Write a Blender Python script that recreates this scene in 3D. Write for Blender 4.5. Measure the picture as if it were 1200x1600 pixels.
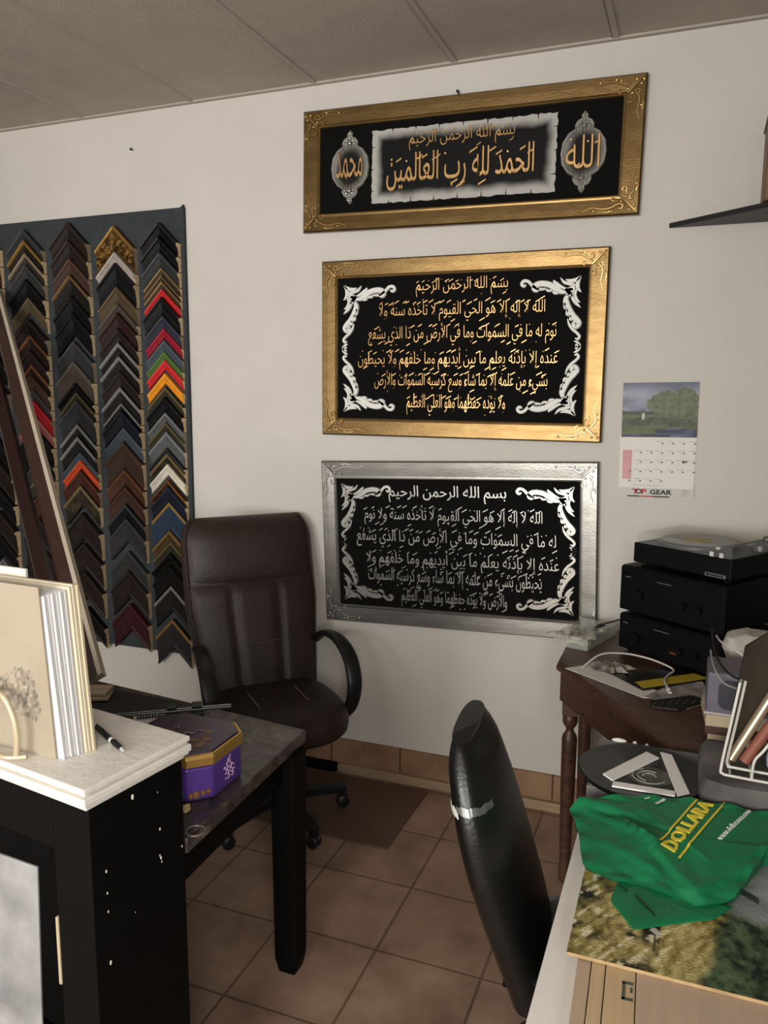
import bpy, math, random
from mathutils import Vector, Matrix
for o in list(bpy.data.objects):
    bpy.data.objects.remove(o, do_unlink=True)
SC = bpy.context.scene
COL = SC.collection
PI = math.pi
random.seed(7)

# ------------------------------------------------------------------ camera
F_PX, YAW, PITCH, ROLL, CAM_Z, CAM_D = 1244.6, -.3702, -.1481, .0048, 1.7562, 3.23
cd = bpy.data.cameras.new('camera'); cam = bpy.data.objects.new('camera', cd); COL.objects.link(cam)
cy, sy, cp, sp = math.cos(YAW), math.sin(YAW), math.cos(PITCH), math.sin(PITCH)
fw = Vector((sy*cp, cy*cp, sp)); rt = Vector((cy, -sy, 0)); up = rt.cross(fw)
c_, s_ = math.cos(ROLL), math.sin(ROLL)
r2 = c_*rt + s_*up; u2 = -s_*rt + c_*up
mw = Matrix((r2, u2, -fw)).transposed().to_4x4(); mw.translation = Vector((0, -CAM_D, CAM_Z))
cam.matrix_world = mw
cd.sensor_fit = 'VERTICAL'; cd.sensor_height = 32.0; cd.sensor_width = 24.0
cd.lens = F_PX/1600*32.0; cd.clip_start = .05; cd.clip_end = 60
SC.camera = cam

# ------------------------------------------------------------------ world, light, exposure
w = bpy.data.worlds.new('world'); SC.world = w; w.use_nodes = True
bg = w.node_tree.nodes['Background']; bg.inputs[0].default_value = (.62, .72, .86, 1); bg.inputs[1].default_value = .35
def area(name, loc, rot, sx, sz, power, col):
    ld = bpy.data.lights.new(name, 'AREA'); ld.shape = 'RECTANGLE'; ld.size = sx; ld.size_y = sz
    ld.energy = power; ld.color = col
    o = bpy.data.objects.new(name, ld); COL.objects.link(o); o.location = loc; o.rotation_euler = rot
    return o
# daylight coming in through the shop window behind the camera
area('window_daylight', (-1.5, -6.75, 1.7), (PI/2, 0, 0), 2.9, 2.0, 285, (1.0, .98, .93))
# second, bluer daylight from the window on the left
area('side_window_daylight', (-4.72, -3.9, 1.6), (0, -PI/2, 0), 1.3, 1.3, 14, (.72, .84, 1.0))
# daylight from the glazed side on the right, behind the camera
area('right_window_daylight', (.80, -4.6, 1.95), (0, PI/2, 0), 1.5, 1.6, 135, (1.0, .985, .95))
SC.view_settings.view_transform = 'Standard'; SC.view_settings.look = 'None'
SC.view_settings.gamma = 1.0; SC.view_settings.use_curve_mapping = False
SC.view_settings.exposure = 0.08
SC.cycles.max_bounces = 8; SC.cycles.diffuse_bounces = 5; SC.cycles.glossy_bounces = 4
SC.cycles.transparent_max_bounces = 12; SC.cycles.sample_clamp_indirect = 4.0
SC.cycles.use_denoising = True; SC.cycles.caustics_reflective = False; SC.cycles.caustics_refractive = False

# ------------------------------------------------------------------ materials
def lin(c):
    return tuple((x/12.92 if x <= .04045 else ((x+.055)/1.055)**2.4) for x in (v/255 for v in c))
MATS = {}
def mat(name, rgb, rough=.5, metal=0., var=.12, scale=14., bump=0., bscale=60., spec=.5, rgb2=None, stretch=None, coat=0.):
    if name in MATS: return MATS[name]
    m = bpy.data.materials.new(name); m.use_nodes = True; MATS[name] = m
    nt = m.node_tree; N = nt.nodes; L = nt.links; b = N['Principled BSDF']
    a = lin(rgb); z = lin(rgb2) if rgb2 else tuple(x*(1-var) for x in a)
    tc = N.new('ShaderNodeTexCoord'); src = tc.outputs['Object']
    if stretch:
        mp = N.new('ShaderNodeMapping'); mp.inputs['Scale'].default_value = stretch; L.new(src, mp.inputs[0]); src = mp.outputs[0]
    n = N.new('ShaderNodeTexNoise'); n.inputs['Scale'].default_value = scale; n.inputs['Detail'].default_value = 5
    L.new(src, n.inputs['Vector'])
    cr = N.new('ShaderNodeValToRGB'); cr.color_ramp.elements[0].position = .35; cr.color_ramp.elements[1].position = .68
    cr.color_ramp.elements[0].color = (*z, 1); cr.color_ramp.elements[1].color = (*a, 1)
    L.new(n.outputs[0], cr.inputs[0]); L.new(cr.outputs[0], b.inputs['Base Color'])
    b.inputs['Roughness'].default_value = rough; b.inputs['Metallic'].default_value = metal
    b.inputs['Specular IOR Level'].default_value = spec
    if coat: b.inputs['Coat Weight'].default_value = coat; b.inputs['Coat Roughness'].default_value = .15
    if bump:
        n2 = N.new('ShaderNodeTexNoise'); n2.inputs['Scale'].default_value = bscale; n2.inputs['Detail'].default_value = 4
        L.new(src, n2.inputs['Vector'])
        bp = N.new('ShaderNodeBump'); bp.inputs['Strength'].default_value = bump; bp.inputs['Distance'].default_value = .01
        L.new(n2.outputs[0], bp.inputs['Height']); L.new(bp.outputs[0], b.inputs['Normal'])
    return m
def vcol_mat(name, rough=.6, spec=.4, bump=0.):
    if name in MATS: return MATS[name]
    m = bpy.data.materials.new(name); m.use_nodes = True; MATS[name] = m
    nt = m.node_tree; N = nt.nodes; b = N['Principled BSDF']
    at = N.new('ShaderNodeAttribute'); at.attribute_name = 'Col'
    nt.links.new(at.outputs['Color'], b.inputs['Base Color'])
    b.inputs['Roughness'].default_value = rough; b.inputs['Specular IOR Level'].default_value = spec
    if bump:
        n2 = N.new('ShaderNodeTexNoise'); n2.inputs['Scale'].default_value = 120
        bp = N.new('ShaderNodeBump'); bp.inputs['Strength'].default_value = bump; bp.inputs['Distance'].default_value = .004
        nt.links.new(n2.outputs[0], bp.inputs['Height']); nt.links.new(bp.outputs[0], b.inputs['Normal'])
    return m
def tile_mat(name, s, x0, y0, mode, c1, c2, grout, mort=.0045):
    m = bpy.data.materials.new(name); m.use_nodes = True
    nt = m.node_tree; N = nt.nodes; L = nt.links; b = N['Principled BSDF']
    tc = N.new('ShaderNodeTexCoord'); mp = N.new('ShaderNodeMapping'); L.new(tc.outputs['Object'], mp.inputs[0])
    mp.inputs['Location'].default_value = (-x0 + 40*s, -y0 + 40*s, 0)
    br = N.new('ShaderNodeTexBrick'); br.offset = 0; br.squash = 1
    br.inputs['Scale'].default_value = 1; br.inputs['Brick Width'].default_value = s
    br.inputs['Row Height'].default_value = s if mode == 'floor' else 9.
    br.inputs['Mortar Size'].default_value = mort; br.inputs['Mortar Smooth'].default_value = .3; br.inputs['Bias'].default_value = 0
    br.inputs['Color1'].default_value = (*lin(c1), 1); br.inputs['Color2'].default_value = (*lin(c2), 1); br.inputs['Mortar'].default_value = (*lin(grout), 1)
    L.new(mp.outputs[0], br.inputs[0])
    n = N.new('ShaderNodeTexNoise'); n.inputs['Scale'].default_value = 5; n.inputs['Detail'].default_value = 7; n.inputs['Roughness'].default_value = .62
    L.new(tc.outputs['Object'], n.inputs[0])
    cr = N.new('ShaderNodeValToRGB'); cr.color_ramp.elements[0].position = .3; cr.color_ramp.elements[1].position = .72
    cr.color_ramp.elements[0].color = (.62, .58, .54, 1); cr.color_ramp.elements[1].color = (1.2, 1.16, 1.1, 1)
    L.new(n.outputs[0], cr.inputs[0])
    mx = N.new('ShaderNodeMix'); mx.data_type = 'RGBA'; mx.blend_type = 'MULTIPLY'; mx.inputs['Factor'].default_value = 1
    L.new(br.outputs['Color'], mx.inputs['A']); L.new(cr.outputs[0], mx.inputs['B']); L.new(mx.outputs['Result'], b.inputs['Base Color'])
    b.inputs['Roughness'].default_value = .62; b.inputs['Specular IOR Level'].default_value = .25
    iv = N.new('ShaderNodeMath'); iv.operation = 'SUBTRACT'; iv.inputs[0].default_value = 1; L.new(br.outputs['Fac'], iv.inputs[1])
    bp = N.new('ShaderNodeBump'); bp.inputs['Strength'].default_value = .6; bp.inputs['Distance'].default_value = .003
    L.new(iv.outputs[0], bp.inputs['Height']); L.new(bp.outputs[0], b.inputs['Normal'])
    return m
def glass_mat(name, tint=(.92, .95, .95), alpha=.16, rough=.08):
    m = bpy.data.materials.new(name); m.use_nodes = True
    nt = m.node_tree; N = nt.nodes; L = nt.links; N.remove(N['Principled BSDF']); out = N['Material Output']
    t = N.new('ShaderNodeBsdfTransparent'); t.inputs[0].default_value = (*tint, 1)
    g = N.new('ShaderNodeBsdfPrincipled'); g.inputs['Base Color'].default_value = (.75, .77, .76, 1); g.inputs['Roughness'].default_value = rough
    n = N.new('ShaderNodeTexNoise'); n.inputs['Scale'].default_value = 25
    mr = N.new('ShaderNodeMapRange'); mr.inputs['To Min'].default_value = alpha*.7; mr.inputs['To Max'].default_value = alpha*1.3
    L.new(n.outputs[0], mr.inputs[0])
    x = N.new('ShaderNodeMixShader'); L.new(mr.outputs[0], x.inputs[0]); L.new(t.outputs[0], x.inputs[1]); L.new(g.outputs[0], x.inputs[2])
    L.new(x.outputs[0], out.inputs[0])
    return m
M_WALL = mat('wall_paint', (203, 198, 191), .85, var=.05, scale=3, bump=.12, bscale=220, spec=.2)
M_CEIL = mat('ceiling_board', (182, 172, 161), .9, var=.08, scale=9, bump=.25, bscale=160, spec=.1)
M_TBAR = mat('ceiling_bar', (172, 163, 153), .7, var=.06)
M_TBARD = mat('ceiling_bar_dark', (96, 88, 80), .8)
M_FLOOR = tile_mat('floor_tile', .3446, -1.1972, -1.0857, 'floor', (158, 134, 117), (150, 126, 109), (112, 92, 78))
M_BASET = tile_mat('baseboard_tile', .3446, -1.5093, 0, 'base', (152, 122, 97), (144, 116, 92), (84, 66, 52))
M_STRIP = mat('raw_wood_strip', (160, 136, 108), .7, var=.2, scale=8, stretch=(1, 12, 12))
M_WOODEND = mat('raw_wood_end', (222, 194, 150), .8, var=.25, scale=40)
M_BLACKW = mat('black_wood', (8, 8, 8), .6, var=.3, scale=20, spec=.12)
M_BLACKP = mat('black_plastic', (22, 23, 24), .42, var=.15, spec=.4)
M_BLACKM = mat('black_case', (9, 9, 10), .55, var=.2, spec=.15)
M_WHITEP = mat('white_paint', (226, 222, 214), .5, var=.05, scale=12, bump=.15, bscale=50)
M_LEATHB = mat('brown_leather', (46, 36, 31), .46, var=.25, scale=9, bump=.2, bscale=130, spec=.3)
M_LEATHK = mat('black_leather', (17, 18, 17), .33, var=.2, scale=7, bump=.12, bscale=110, spec=.55)
M_PIPE = mat('seam_thread', (72, 62, 56), .6)
M_PALESEAM = mat('worn_seam', (120, 112, 104), .6)
M_GOLD = mat('gold_leaf', (122, 99, 63), .32, metal=.88, rgb2=(108, 85, 52), scale=12, stretch=(1, 1, 3), bump=.05, bscale=60)
M_GOLDO = mat('gold_ornament', (190, 156, 100), .28, metal=.8, var=.15)
M_GOLDT = mat('gold_script', (206, 164, 108), .35, metal=.6, var=.15)
M_SILVER = mat('silver_leaf', (150, 148, 143), .3, metal=.88, rgb2=(136, 134, 128), scale=12, stretch=(1, 1, 3), bump=.04, bscale=60)
M_SILVT = mat('silver_script', (186, 184, 178), .3, metal=.75, var=.1)
M_VELVET = mat('black_panel', (11, 11, 10), .8, var=.2, spec=.1)
M_WHITEORN = mat('white_relief', (220, 220, 214), .5, var=.05)
M_BOARD = mat('slate_felt', (60, 64, 67), .9, var=.15, scale=30, spec=.1)
M_WOODT = mat('dark_cherry_wood', (82, 56, 42), .4, rgb2=(56, 37, 28), scale=9, stretch=(2, 8, 8), spec=.45)
M_PAPER = mat('paper', (222, 219, 212), .8, var=.04)
M_CREAM = mat('cream_card', (164, 153, 132), .75, var=.05, scale=30)
M_PRINT = mat('ink', (40, 40, 42), .8)
M_WIREW = mat('white_wire', (214, 212, 205), .4)
M_CABLEW = mat('white_cable', (206, 203, 196), .5)
M_CHROME = mat('steel', (190, 188, 182), .25, metal=.9)
M_GLASS = glass_mat('clear_plastic', (.97, .97, .96), alpha=.06)

# ------------------------------------------------------------------ mesh helpers
class MB:
    def __init__(s): s.v = []; s.f = []; s.m = []
    def add(s, vs, fs, mi=0):
        k = len(s.v); s.v += [tuple(p) for p in vs]; s.f += [tuple(i+k for i in f) for f in fs]; s.m += [mi]*len(fs); return s
    def box(s, c, d, mi=0, rz=0., R=None):
        R = R or Matrix.Rotation(rz, 3, 'Z'); c = Vector(c)
        vs = [c + R @ Vector((x*d[0]/2, y*d[1]/2, z*d[2]/2)) for x in (-1, 1) for y in (-1, 1) for z in (-1, 1)]
        return s.add(vs, [(0, 1, 3, 2), (4, 6, 7, 5), (0, 4, 5, 1), (2, 3, 7, 6), (0, 2, 6, 4), (1, 5, 7, 3)], mi)
    def bb(s, a, b, mi=0):
        return s.box([(p+q)/2 for p, q in zip(a, b)], [abs(q-p) for p, q in zip(a, b)], mi)
    def prism(s, poly, z0, z1, mi=0, fn=None):
        n = len(poly); fn = fn or (lambda x, y, z: (x, y, z))
        a = sum(poly[i][0]*poly[(i+1) % n][1]-poly[(i+1) % n][0]*poly[i][1] for i in range(n))
        if a < 0: poly = poly[::-1]
        vs = [fn(x, y, z0) for x, y in poly] + [fn(x, y, z1) for x, y in poly]
        return s.add(vs, [tuple(range(n))[::-1], tuple(range(n, 2*n))] + [(i, (i+1) % n, n+(i+1) % n, n+i) for i in range(n)], mi)
    def loft(s, secs, mi=0, caps=True, closed=False):
        n = len(secs[0]); vs = [p for q in secs for p in q]; fs = []
        K = len(secs)
        for k in range(K if closed else K-1):
            for i in range(n):
                j = (i+1) % n; k2 = (k+1) % K
                fs.append((k*n+i, k*n+j, k2*n+j, k2*n+i))
        if caps and not closed: fs += [tuple(range(n))[::-1], tuple(range((K-1)*n, K*n))]
        return s.add(vs, fs, mi)
    def tube(s, pts, r, seg=8, mi=0, closed=False, flat=None, upv=None):
        P = [Vector(p) for p in pts]; n = len(P); secs = []; prev = None
        for i in range(n):
            a = P[(i-1) % n] if (closed or i) else P[0]; b = P[(i+1) % n] if (closed or i < n-1) else P[-1]
            t = (b-a).normalized()
            if upv is not None: u = Vector(upv); u = (u - t*u.dot(t)).normalized()
            elif prev is None:
                u = Vector((0, 0, 1)) if abs(t.z) < .9 else Vector((1, 0, 0)); u = (u - t*u.dot(t)).normalized()
            else: u = (prev - t*prev.dot(t)).normalized()
            prev = u; v = t.cross(u); rr = r[i] if isinstance(r, (list, tuple)) else r
            fa = flat if flat else 1.
            secs.append([P[i] + u*math.cos(2*PI*k/seg)*rr + v*math.sin(2*PI*k/seg)*rr*fa for k in range(seg)])
        return s.loft(secs, mi, closed=closed)
    def lathe(s, prof, c, seg=24, mi=0):
        secs = [[(c[0]+max(r, 1e-4)*math.cos(2*PI*k/seg), c[1]+max(r, 1e-4)*math.sin(2*PI*k/seg), c[2]+z) for k in range(seg)] for r, z in prof]
        return s.loft(secs, mi)
    def pouch(s, c, hw, hd, prof, n=4., seg=40, mi=0, fn=None):
        secs = []
        for sc, z in prof:
            q = []
            for k in range(seg):
                a = 2*PI*k/seg; ca, sa = math.cos(a), math.sin(a)
                x = hw*max(sc, 1e-3)*math.copysign(abs(ca)**(2/n), ca); y = hd*max(sc, 1e-3)*math.copysign(abs(sa)**(2/n), sa)
                p = (c[0]+x, c[1]+y, c[2]+z); q.append(fn(*p) if fn else p)
            secs.append(q)
        return s.loft(secs, mi)
    def sphere(s, c, r, seg=10, rings=6, mi=0, sq=(1, 1, 1)):
        secs = [[(c[0]+sq[0]*r*math.sin(PI*i/rings)*math.cos(2*PI*k/seg), c[1]+sq[1]*r*math.sin(PI*i/rings)*math.sin(2*PI*k/seg), c[2]-sq[2]*r*math.cos(PI*i/rings)) for k in range(seg)] for i in range(rings+1)]
        secs[0] = [(c[0], c[1], c[2]-sq[2]*r)]*seg; secs[-1] = [(c[0], c[1], c[2]+sq[2]*r)]*seg
        return s.loft(secs, mi, caps=False)

def obj(name, mb, mats, parent=None, world=None, smooth=35, bevel=0., cols=None, loc=None):
    """link one mesh; world = origin to subtract from the vertices (world-coordinate builds)"""
    me = bpy.data.meshes.new(name)
    off = Vector(world) if world is not None else Vector((0, 0, 0))
    me.from_pydata([Vector(p)-off for p in mb.v], [], mb.f)
    mats = mats if isinstance(mats, (list, tuple)) else [mats]
    for m in mats: me.materials.append(m)
    me.polygons.foreach_set('material_index', mb.m)
    if cols:
        at = me.color_attributes.new('Col', 'FLOAT_COLOR', 'POINT')
        at.data.foreach_set('color', [x for c in cols for x in (c[0], c[1], c[2], 1.)])
    if smooth:
        me.polygons.foreach_set('use_smooth', [True]*len(me.polygons)); me.set_sharp_from_angle(angle=math.radians(smooth))
    me.update()
    o = bpy.data.objects.new(name, me); COL.objects.link(o)
    if parent is not None: o.parent = parent
    elif world is not None: o.location = off
    if loc: o.location = loc
    if bevel:
        b = o.modifiers.new('bevel', 'BEVEL'); b.width = bevel; b.segments = 2; b.limit_method = 'ANGLE'; b.angle_limit = math.radians(40)
    return o
def tag(o, label, cat, group=None, kind=None):
    o['label'] = label; o['category'] = cat
    if group: o['group'] = group
    if kind: o['kind'] = kind
    return o
def thing(name, label, cat, loc=(0, 0, 0), rz=0., group=None):
    o = bpy.data.objects.new(name, None); COL.objects.link(o); o.empty_display_size = .05
    o.location = loc; o.rotation_euler = (0, 0, rz)
    return tag(o, label, cat, group)
def struct(name, mb, m, label, cat='room', smooth=0, bevel=0.):
    o = obj(name, mb, m, smooth=smooth, bevel=bevel); o['kind'] = 'structure'; o['label'] = label; o['category'] = cat
    return o

# value noise for painted pictures and cloth folds
def _h(i, j, k=0):
    n = (i*374761393 + j*668265263 + k*2147483647) & 0xffffffff; n = ((n ^ (n >> 13))*1274126177) & 0xffffffff
    return ((n ^ (n >> 16)) & 0xffff)/65535
def vn(x, y, k=0):
    i, j = math.floor(x), math.floor(y); a, b = x-i, y-j; a = a*a*(3-2*a); b = b*b*(3-2*b)
    return (_h(i, j, k)*(1-a)+_h(i+1, j, k)*a)*(1-b)+(_h(i, j+1, k)*(1-a)+_h(i+1, j+1, k)*a)*b
def fbm(x, y, k=0, o=4):
    s = 0; a = .5; t = 0
    for q in range(o): s += a*vn(x, y, k+q); t += a; x *= 2.03; y *= 2.03; a *= .55
    return s/t
def mixc(a, b, t): t = min(1, max(0, t)); return tuple(p*(1-t)+q*t for p, q in zip(a, b))

# ------------------------------------------------------------------ lettering
AR = dict(zip('ءآأؤإئابةتثجحخدذرزسشصضطظعغفقكلمنهوىي',
  [(0xFE80, 1), (0xFE81, 2), (0xFE83, 2), (0xFE85, 2), (0xFE87, 2), (0xFE89, 4), (0xFE8D, 2), (0xFE8F, 4), (0xFE93, 2), (0xFE95, 4), (0xFE99, 4), (0xFE9D, 4), (0xFEA1, 4), (0xFEA5, 4), (0xFEA9, 2), (0xFEAB, 2), (0xFEAD, 2), (0xFEAF, 2), (0xFEB1, 4), (0xFEB5, 4), (0xFEB9, 4), (0xFEBD, 4), (0xFEC1, 4), (0xFEC5, 4), (0xFEC9, 4), (0xFECD, 4), (0xFED1, 4), (0xFED5, 4), (0xFED9, 4), (0xFEDD, 4), (0xFEE1, 4), (0xFEE5, 4), (0xFEE9, 4), (0xFEED, 2), (0xFEEF, 2), (0xFEF1, 4)]))
LA = {'آ': 0xFEF5, 'أ': 0xFEF7, 'إ': 0xFEF9, 'ا': 0xFEFB}
def shape(s):
    out = []; i = 0
    while i < len(s):
        c = s[i]
        if c not in AR: out.append(c); i += 1; continue
        prev = i > 0 and s[i-1] in AR and AR[s[i-1]][1] == 4
        if c == 'ل' and i+1 < len(s) and s[i+1] in LA:
            out.append(chr(LA[s[i+1]] + (1 if prev else 0))); i += 2; continue
        base, n = AR[c]; nxt = n == 4 and i+1 < len(s) and s[i+1] in AR and AR[s[i+1]][1] > 1
        k = (3 if prev and nxt else 1 if prev and n > 1 else 2 if nxt else 0); out.append(chr(base+k)); i += 1
    return ''.join(reversed(out))
def text_mesh(body, extrude=.02, bevel=0., offset=0.):
    cu = bpy.data.curves.new('t', 'FONT'); cu.body = body; cu.size = 1; cu.extrude = extrude; cu.bevel_depth = bevel; cu.bevel_resolution = 0
    cu.resolution_u = 2; cu.offset = offset
    o = bpy.data.objects.new('t', cu); COL.objects.link(o)
    me = bpy.data.meshes.new_from_object(o.evaluated_get(bpy.context.evaluated_depsgraph_get()))
    vs = [tuple(v.co) for v in me.vertices]; fs = [tuple(p.vertices) for p in me.polygons]
    bpy.data.objects.remove(o); bpy.data.curves.remove(cu); bpy.data.meshes.remove(me)
    return vs, fs
def put_text(mb, body, x0, x1, zc, h, y, depth, mi=0, arabic=True, marks=True, offset=0., sh=0.):
    """writing in the x-z plane, facing -y"""
    vs, fs = text_mesh(shape(body) if arabic else body, .03, .012 if arabic else 0, offset - (.015 if arabic else 0))
    ax, bx = min(v[0] for v in vs), max(v[0] for v in vs); ay, by = min(v[1] for v in vs), max(v[1] for v in vs)
    az, bz = min(v[2] for v in vs), max(v[2] for v in vs)
    kx = (x1-x0)/(bx-ax); kz = h/(by-ay)
    def T(v):
        zz = (v[1]-ay)*kz - h/2
        return (x0+(v[0]-ax)*kx + sh*zz, y - (v[2]-az)/(bz-az)*depth, zc+zz)
    mb.add([T(v) for v in vs], fs, mi)
    if marks:   # the small vowel strokes between the lines
        rr = random.Random(len(body)*7+int(x0*1000)); n = int((x1-x0)/(h*.26))
        for q in range(n):
            px = x0+(q+.5+rr.uniform(-.3, .3))*(x1-x0)/n; top = rr.random() < .72
            pz = zc + (h*rr.uniform(.26, .42) if top else -h*rr.uniform(.34, .46)); l = h*rr.uniform(.07, .12); t = h*.022
            if rr.random() < .7: mb.prism([(px-l, pz-l*.55-t), (px+l, pz+l*.55-t), (px+l, pz+l*.55+t), (px-l, pz-l*.55+t)], 0, depth*.8, mi, lambda a, b, c: (a, y-c, b))
            else: mb.sphere((px, y-depth*.4, pz), h*.035, 6, 4, mi, (1, .6, 1))
    return mb
def band(pts, wd, taper=(0., 0.)):
    """outline of a tapering stroke along pts (2-D), Catmull-Rom smoothed"""
    P = spline(pts, 6); n = len(P); Lp, Rp = [], []
    for i in range(n):
        a, b = P[max(0, i-1)], P[min(n-1, i+1)]; dx, dy = b[0]-a[0], b[1]-a[1]; l = math.hypot(dx, dy) or 1
        t = i/(n-1); k = taper[0]*(1-t)+1*min(1, 4*t*(1-t)+.0)+taper[1]*t; k = min(1., k)
        ww = wd*max(k, .06)/2
        Lp.append((P[i][0]-dy/l*ww, P[i][1]+dx/l*ww)); Rp.append((P[i][0]+dy/l*ww, P[i][1]-dx/l*ww))
    return Lp, Rp
def spline(pts, k=6):
    if len(pts) < 3: return [tuple(p) for p in pts]
    out = []; n = len(pts); D = len(pts[0])
    for i in range(n-1):
        p0 = pts[max(0, i-1)]; p1 = pts[i]; p2 = pts[i+1]; p3 = pts[min(n-1, i+2)]
        for j in range(k):
            t = j/k
            out.append(tuple(.5*(2*p1[d]+(p2[d]-p0[d])*t+(2*p0[d]-5*p1[d]+4*p2[d]-p3[d])*t*t+(3*p1[d]-p0[d]-3*p2[d]+p3[d])*t**3) for d in range(D)))
    out.append(tuple(pts[-1])); return out
def stroke(mb, pts, wd, taper, y0, y1, fn, mi=0):
    Lp, Rp = band(pts, wd, taper); n = len(Lp)
    vs = []
    for i in range(n):
        (a, b), (c, d) = fn(*Lp[i]), fn(*Rp[i])
        vs += [(a, y0, b), (a*.87+c*.13, y1, b*.87+d*.13), (a*.13+c*.87, y1, b*.13+d*.87), (c, y0, d)]
    fs = []
    for i in range(n-1):
        for q in range(3): fs.append((i*4+q, i*4+q+1, i*4+4+q+1, i*4+4+q))
    fs += [(0, 1, 2, 3), (n*4-1, n*4-2, n*4-3, n*4-4)]
    mb.add(vs, fs, mi)

# ------------------------------------------------------------------ room shell
XL, XR, YB, H = -4.6, .66, -6.6, 3.042
struct('floor', MB().bb((XL-.1, YB-.1, -.1), (XR+.1, .1, 0)), M_FLOOR, 'brown square ceramic floor tiles with dark grout', 'floor')
struct('ceiling', MB().bb((XL-.1, YB-.1, H), (XR+.1, .1, H+.1)), M_CEIL, 'grey beige suspended ceiling panels', 'ceiling')
struct('wall_back', MB().bb((XL-.1, 0, 0), (XR+.1, .12, H)), M_WALL, 'off white painted wall behind the framed calligraphy', 'wall')
wr = MB(); wr.bb((XR, YB, 0), (XR+.12, -5.4, H)); wr.bb((XR, -3.8, 0), (XR+.12, 0, H)); wr.bb((XR, -5.4, 0), (XR+.12, -3.8, 1.2)); wr.bb((XR, -5.4, 2.7), (XR+.12, -3.8, H))
struct('wall_right', wr, mat('grey_wall_paint', (128, 124, 118), .85, var=.05, scale=3), 'grey painted wall on the right', 'wall')
wl = MB(); wl.bb((XL-.12, YB, 0), (XL, -4.6, H)); wl.bb((XL-.12, -3.2, 0), (XL, 0, H)); wl.bb((XL-.12, -4.6, 0), (XL, -3.2, .9)); wl.bb((XL-.12, -4.6, 2.3), (XL, -3.2, H))
struct('wall_left', wl, mat('left_wall_paint', (104, 99, 93), .85, var=.05, scale=3), 'grey brown painted wall on the left', 'wall')
wf = MB(); wf.bb((XL, YB-.12, 0), (-3.0, YB, H)); wf.bb((0, YB-.12, 0), (XR+.1, YB, H))
wf.bb((-3.0, YB-.12, 0), (0, YB, .8)); wf.bb((-3.0, YB-.12, 2.7), (0, YB, H))
struct('wall_front', wf, M_WALL, 'off white painted wall with the shop window', 'wall')
wn = MB()
for x in (-3.0, -2.0, -1.0, -.04): wn.bb((x, YB-.1, .8), (x+.04, YB-.04, 2.7))
wn.bb((-3.0, YB-.1, .8), (0, YB-.04, .84)); wn.bb((-3.0, YB-.1, 2.66), (0, YB-.04, 2.7))
struct('window_1', wn, M_BLACKW, 'dark framed shop window', 'window')
# ceiling grid
tb = MB()
for k in range(-4, 5):
    x = -2.1775+.6096*k
    if XL < x < XR:
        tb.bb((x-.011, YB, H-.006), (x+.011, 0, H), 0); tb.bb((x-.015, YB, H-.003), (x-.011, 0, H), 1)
for k in range(1, 5):
    y = .02-1.2192*k
    tb.bb((XL, y-.011, H-.005), (XR, y+.011, H))
tb.bb((XL, -.022, H-.008), (XR, 0, H), 0)
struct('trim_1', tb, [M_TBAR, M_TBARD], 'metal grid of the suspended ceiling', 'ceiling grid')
bb = MB(); bb.bb((XL, -.012, 0), (XR, 0, .157))
struct('baseboard_back', bb, M_BASET, 'brown tile skirting along the back wall', 'baseboard')
st = MB(); st.prism([(-1.455, -.035), (-1.45, -.012), (.3, -.012), (.3, -.035)], .001, .044); st.prism([(-1.47, -.034), (-1.452, -.036), (-1.452, -.02), (-1.463, -.016)], .004, .036)
tag(obj('wood_strip', st, M_STRIP, world=(-1.45, -.03, 0), bevel=.003), 'raw wooden strip lying along the foot of the tiled skirting', 'wood strip')
st = MB(); st.bb((-2.3, -.045, .001), (-1.474, -.014, .042))
tag(obj('wood_strip', st, M_BLACKW, world=(-1.9, -.03, 0), bevel=.003), 'black strip of moulding on the floor behind the brown office chair', 'wood strip')
# floor mat
fm = MB(); fm.prism([(-2.2, -.55), (-1.02, -.55), (-1.012, -.055), (-2.2, -.055)], .0005, .006)
tag(obj('chair_mat', fm, mat('mat_brown', (92, 68, 55), .55, var=.12, scale=6), world=(-1.6, -.3, 0), bevel=.002), 'brown chair mat on the tiles under the office chair', 'mat')
# marks on the wall
nl = MB(); nl.tube([(-.945, 0, 2.927), (-.945, -.02, 2.93)], .0035, 8); nl.sphere((-.945, -.02, 2.93), .006, 8, 5)
tag(obj('nail', nl, M_BLACKP, world=(-.945, 0, 2.927)), 'small nail in the wall above the topmost gold frame', 'nail')
nl = MB(); nl.tube([(-2.521, 0, 2.873), (-2.521, -.012, 2.873)], .004, 8); nl.sphere((-2.521, -.012, 2.873), .006, 8, 5)
tag(obj('nail', nl, M_BLACKP, world=(-2.521, 0, 2.873)), 'lone dark nail high on the bare wall above the sample board', 'nail')

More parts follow.
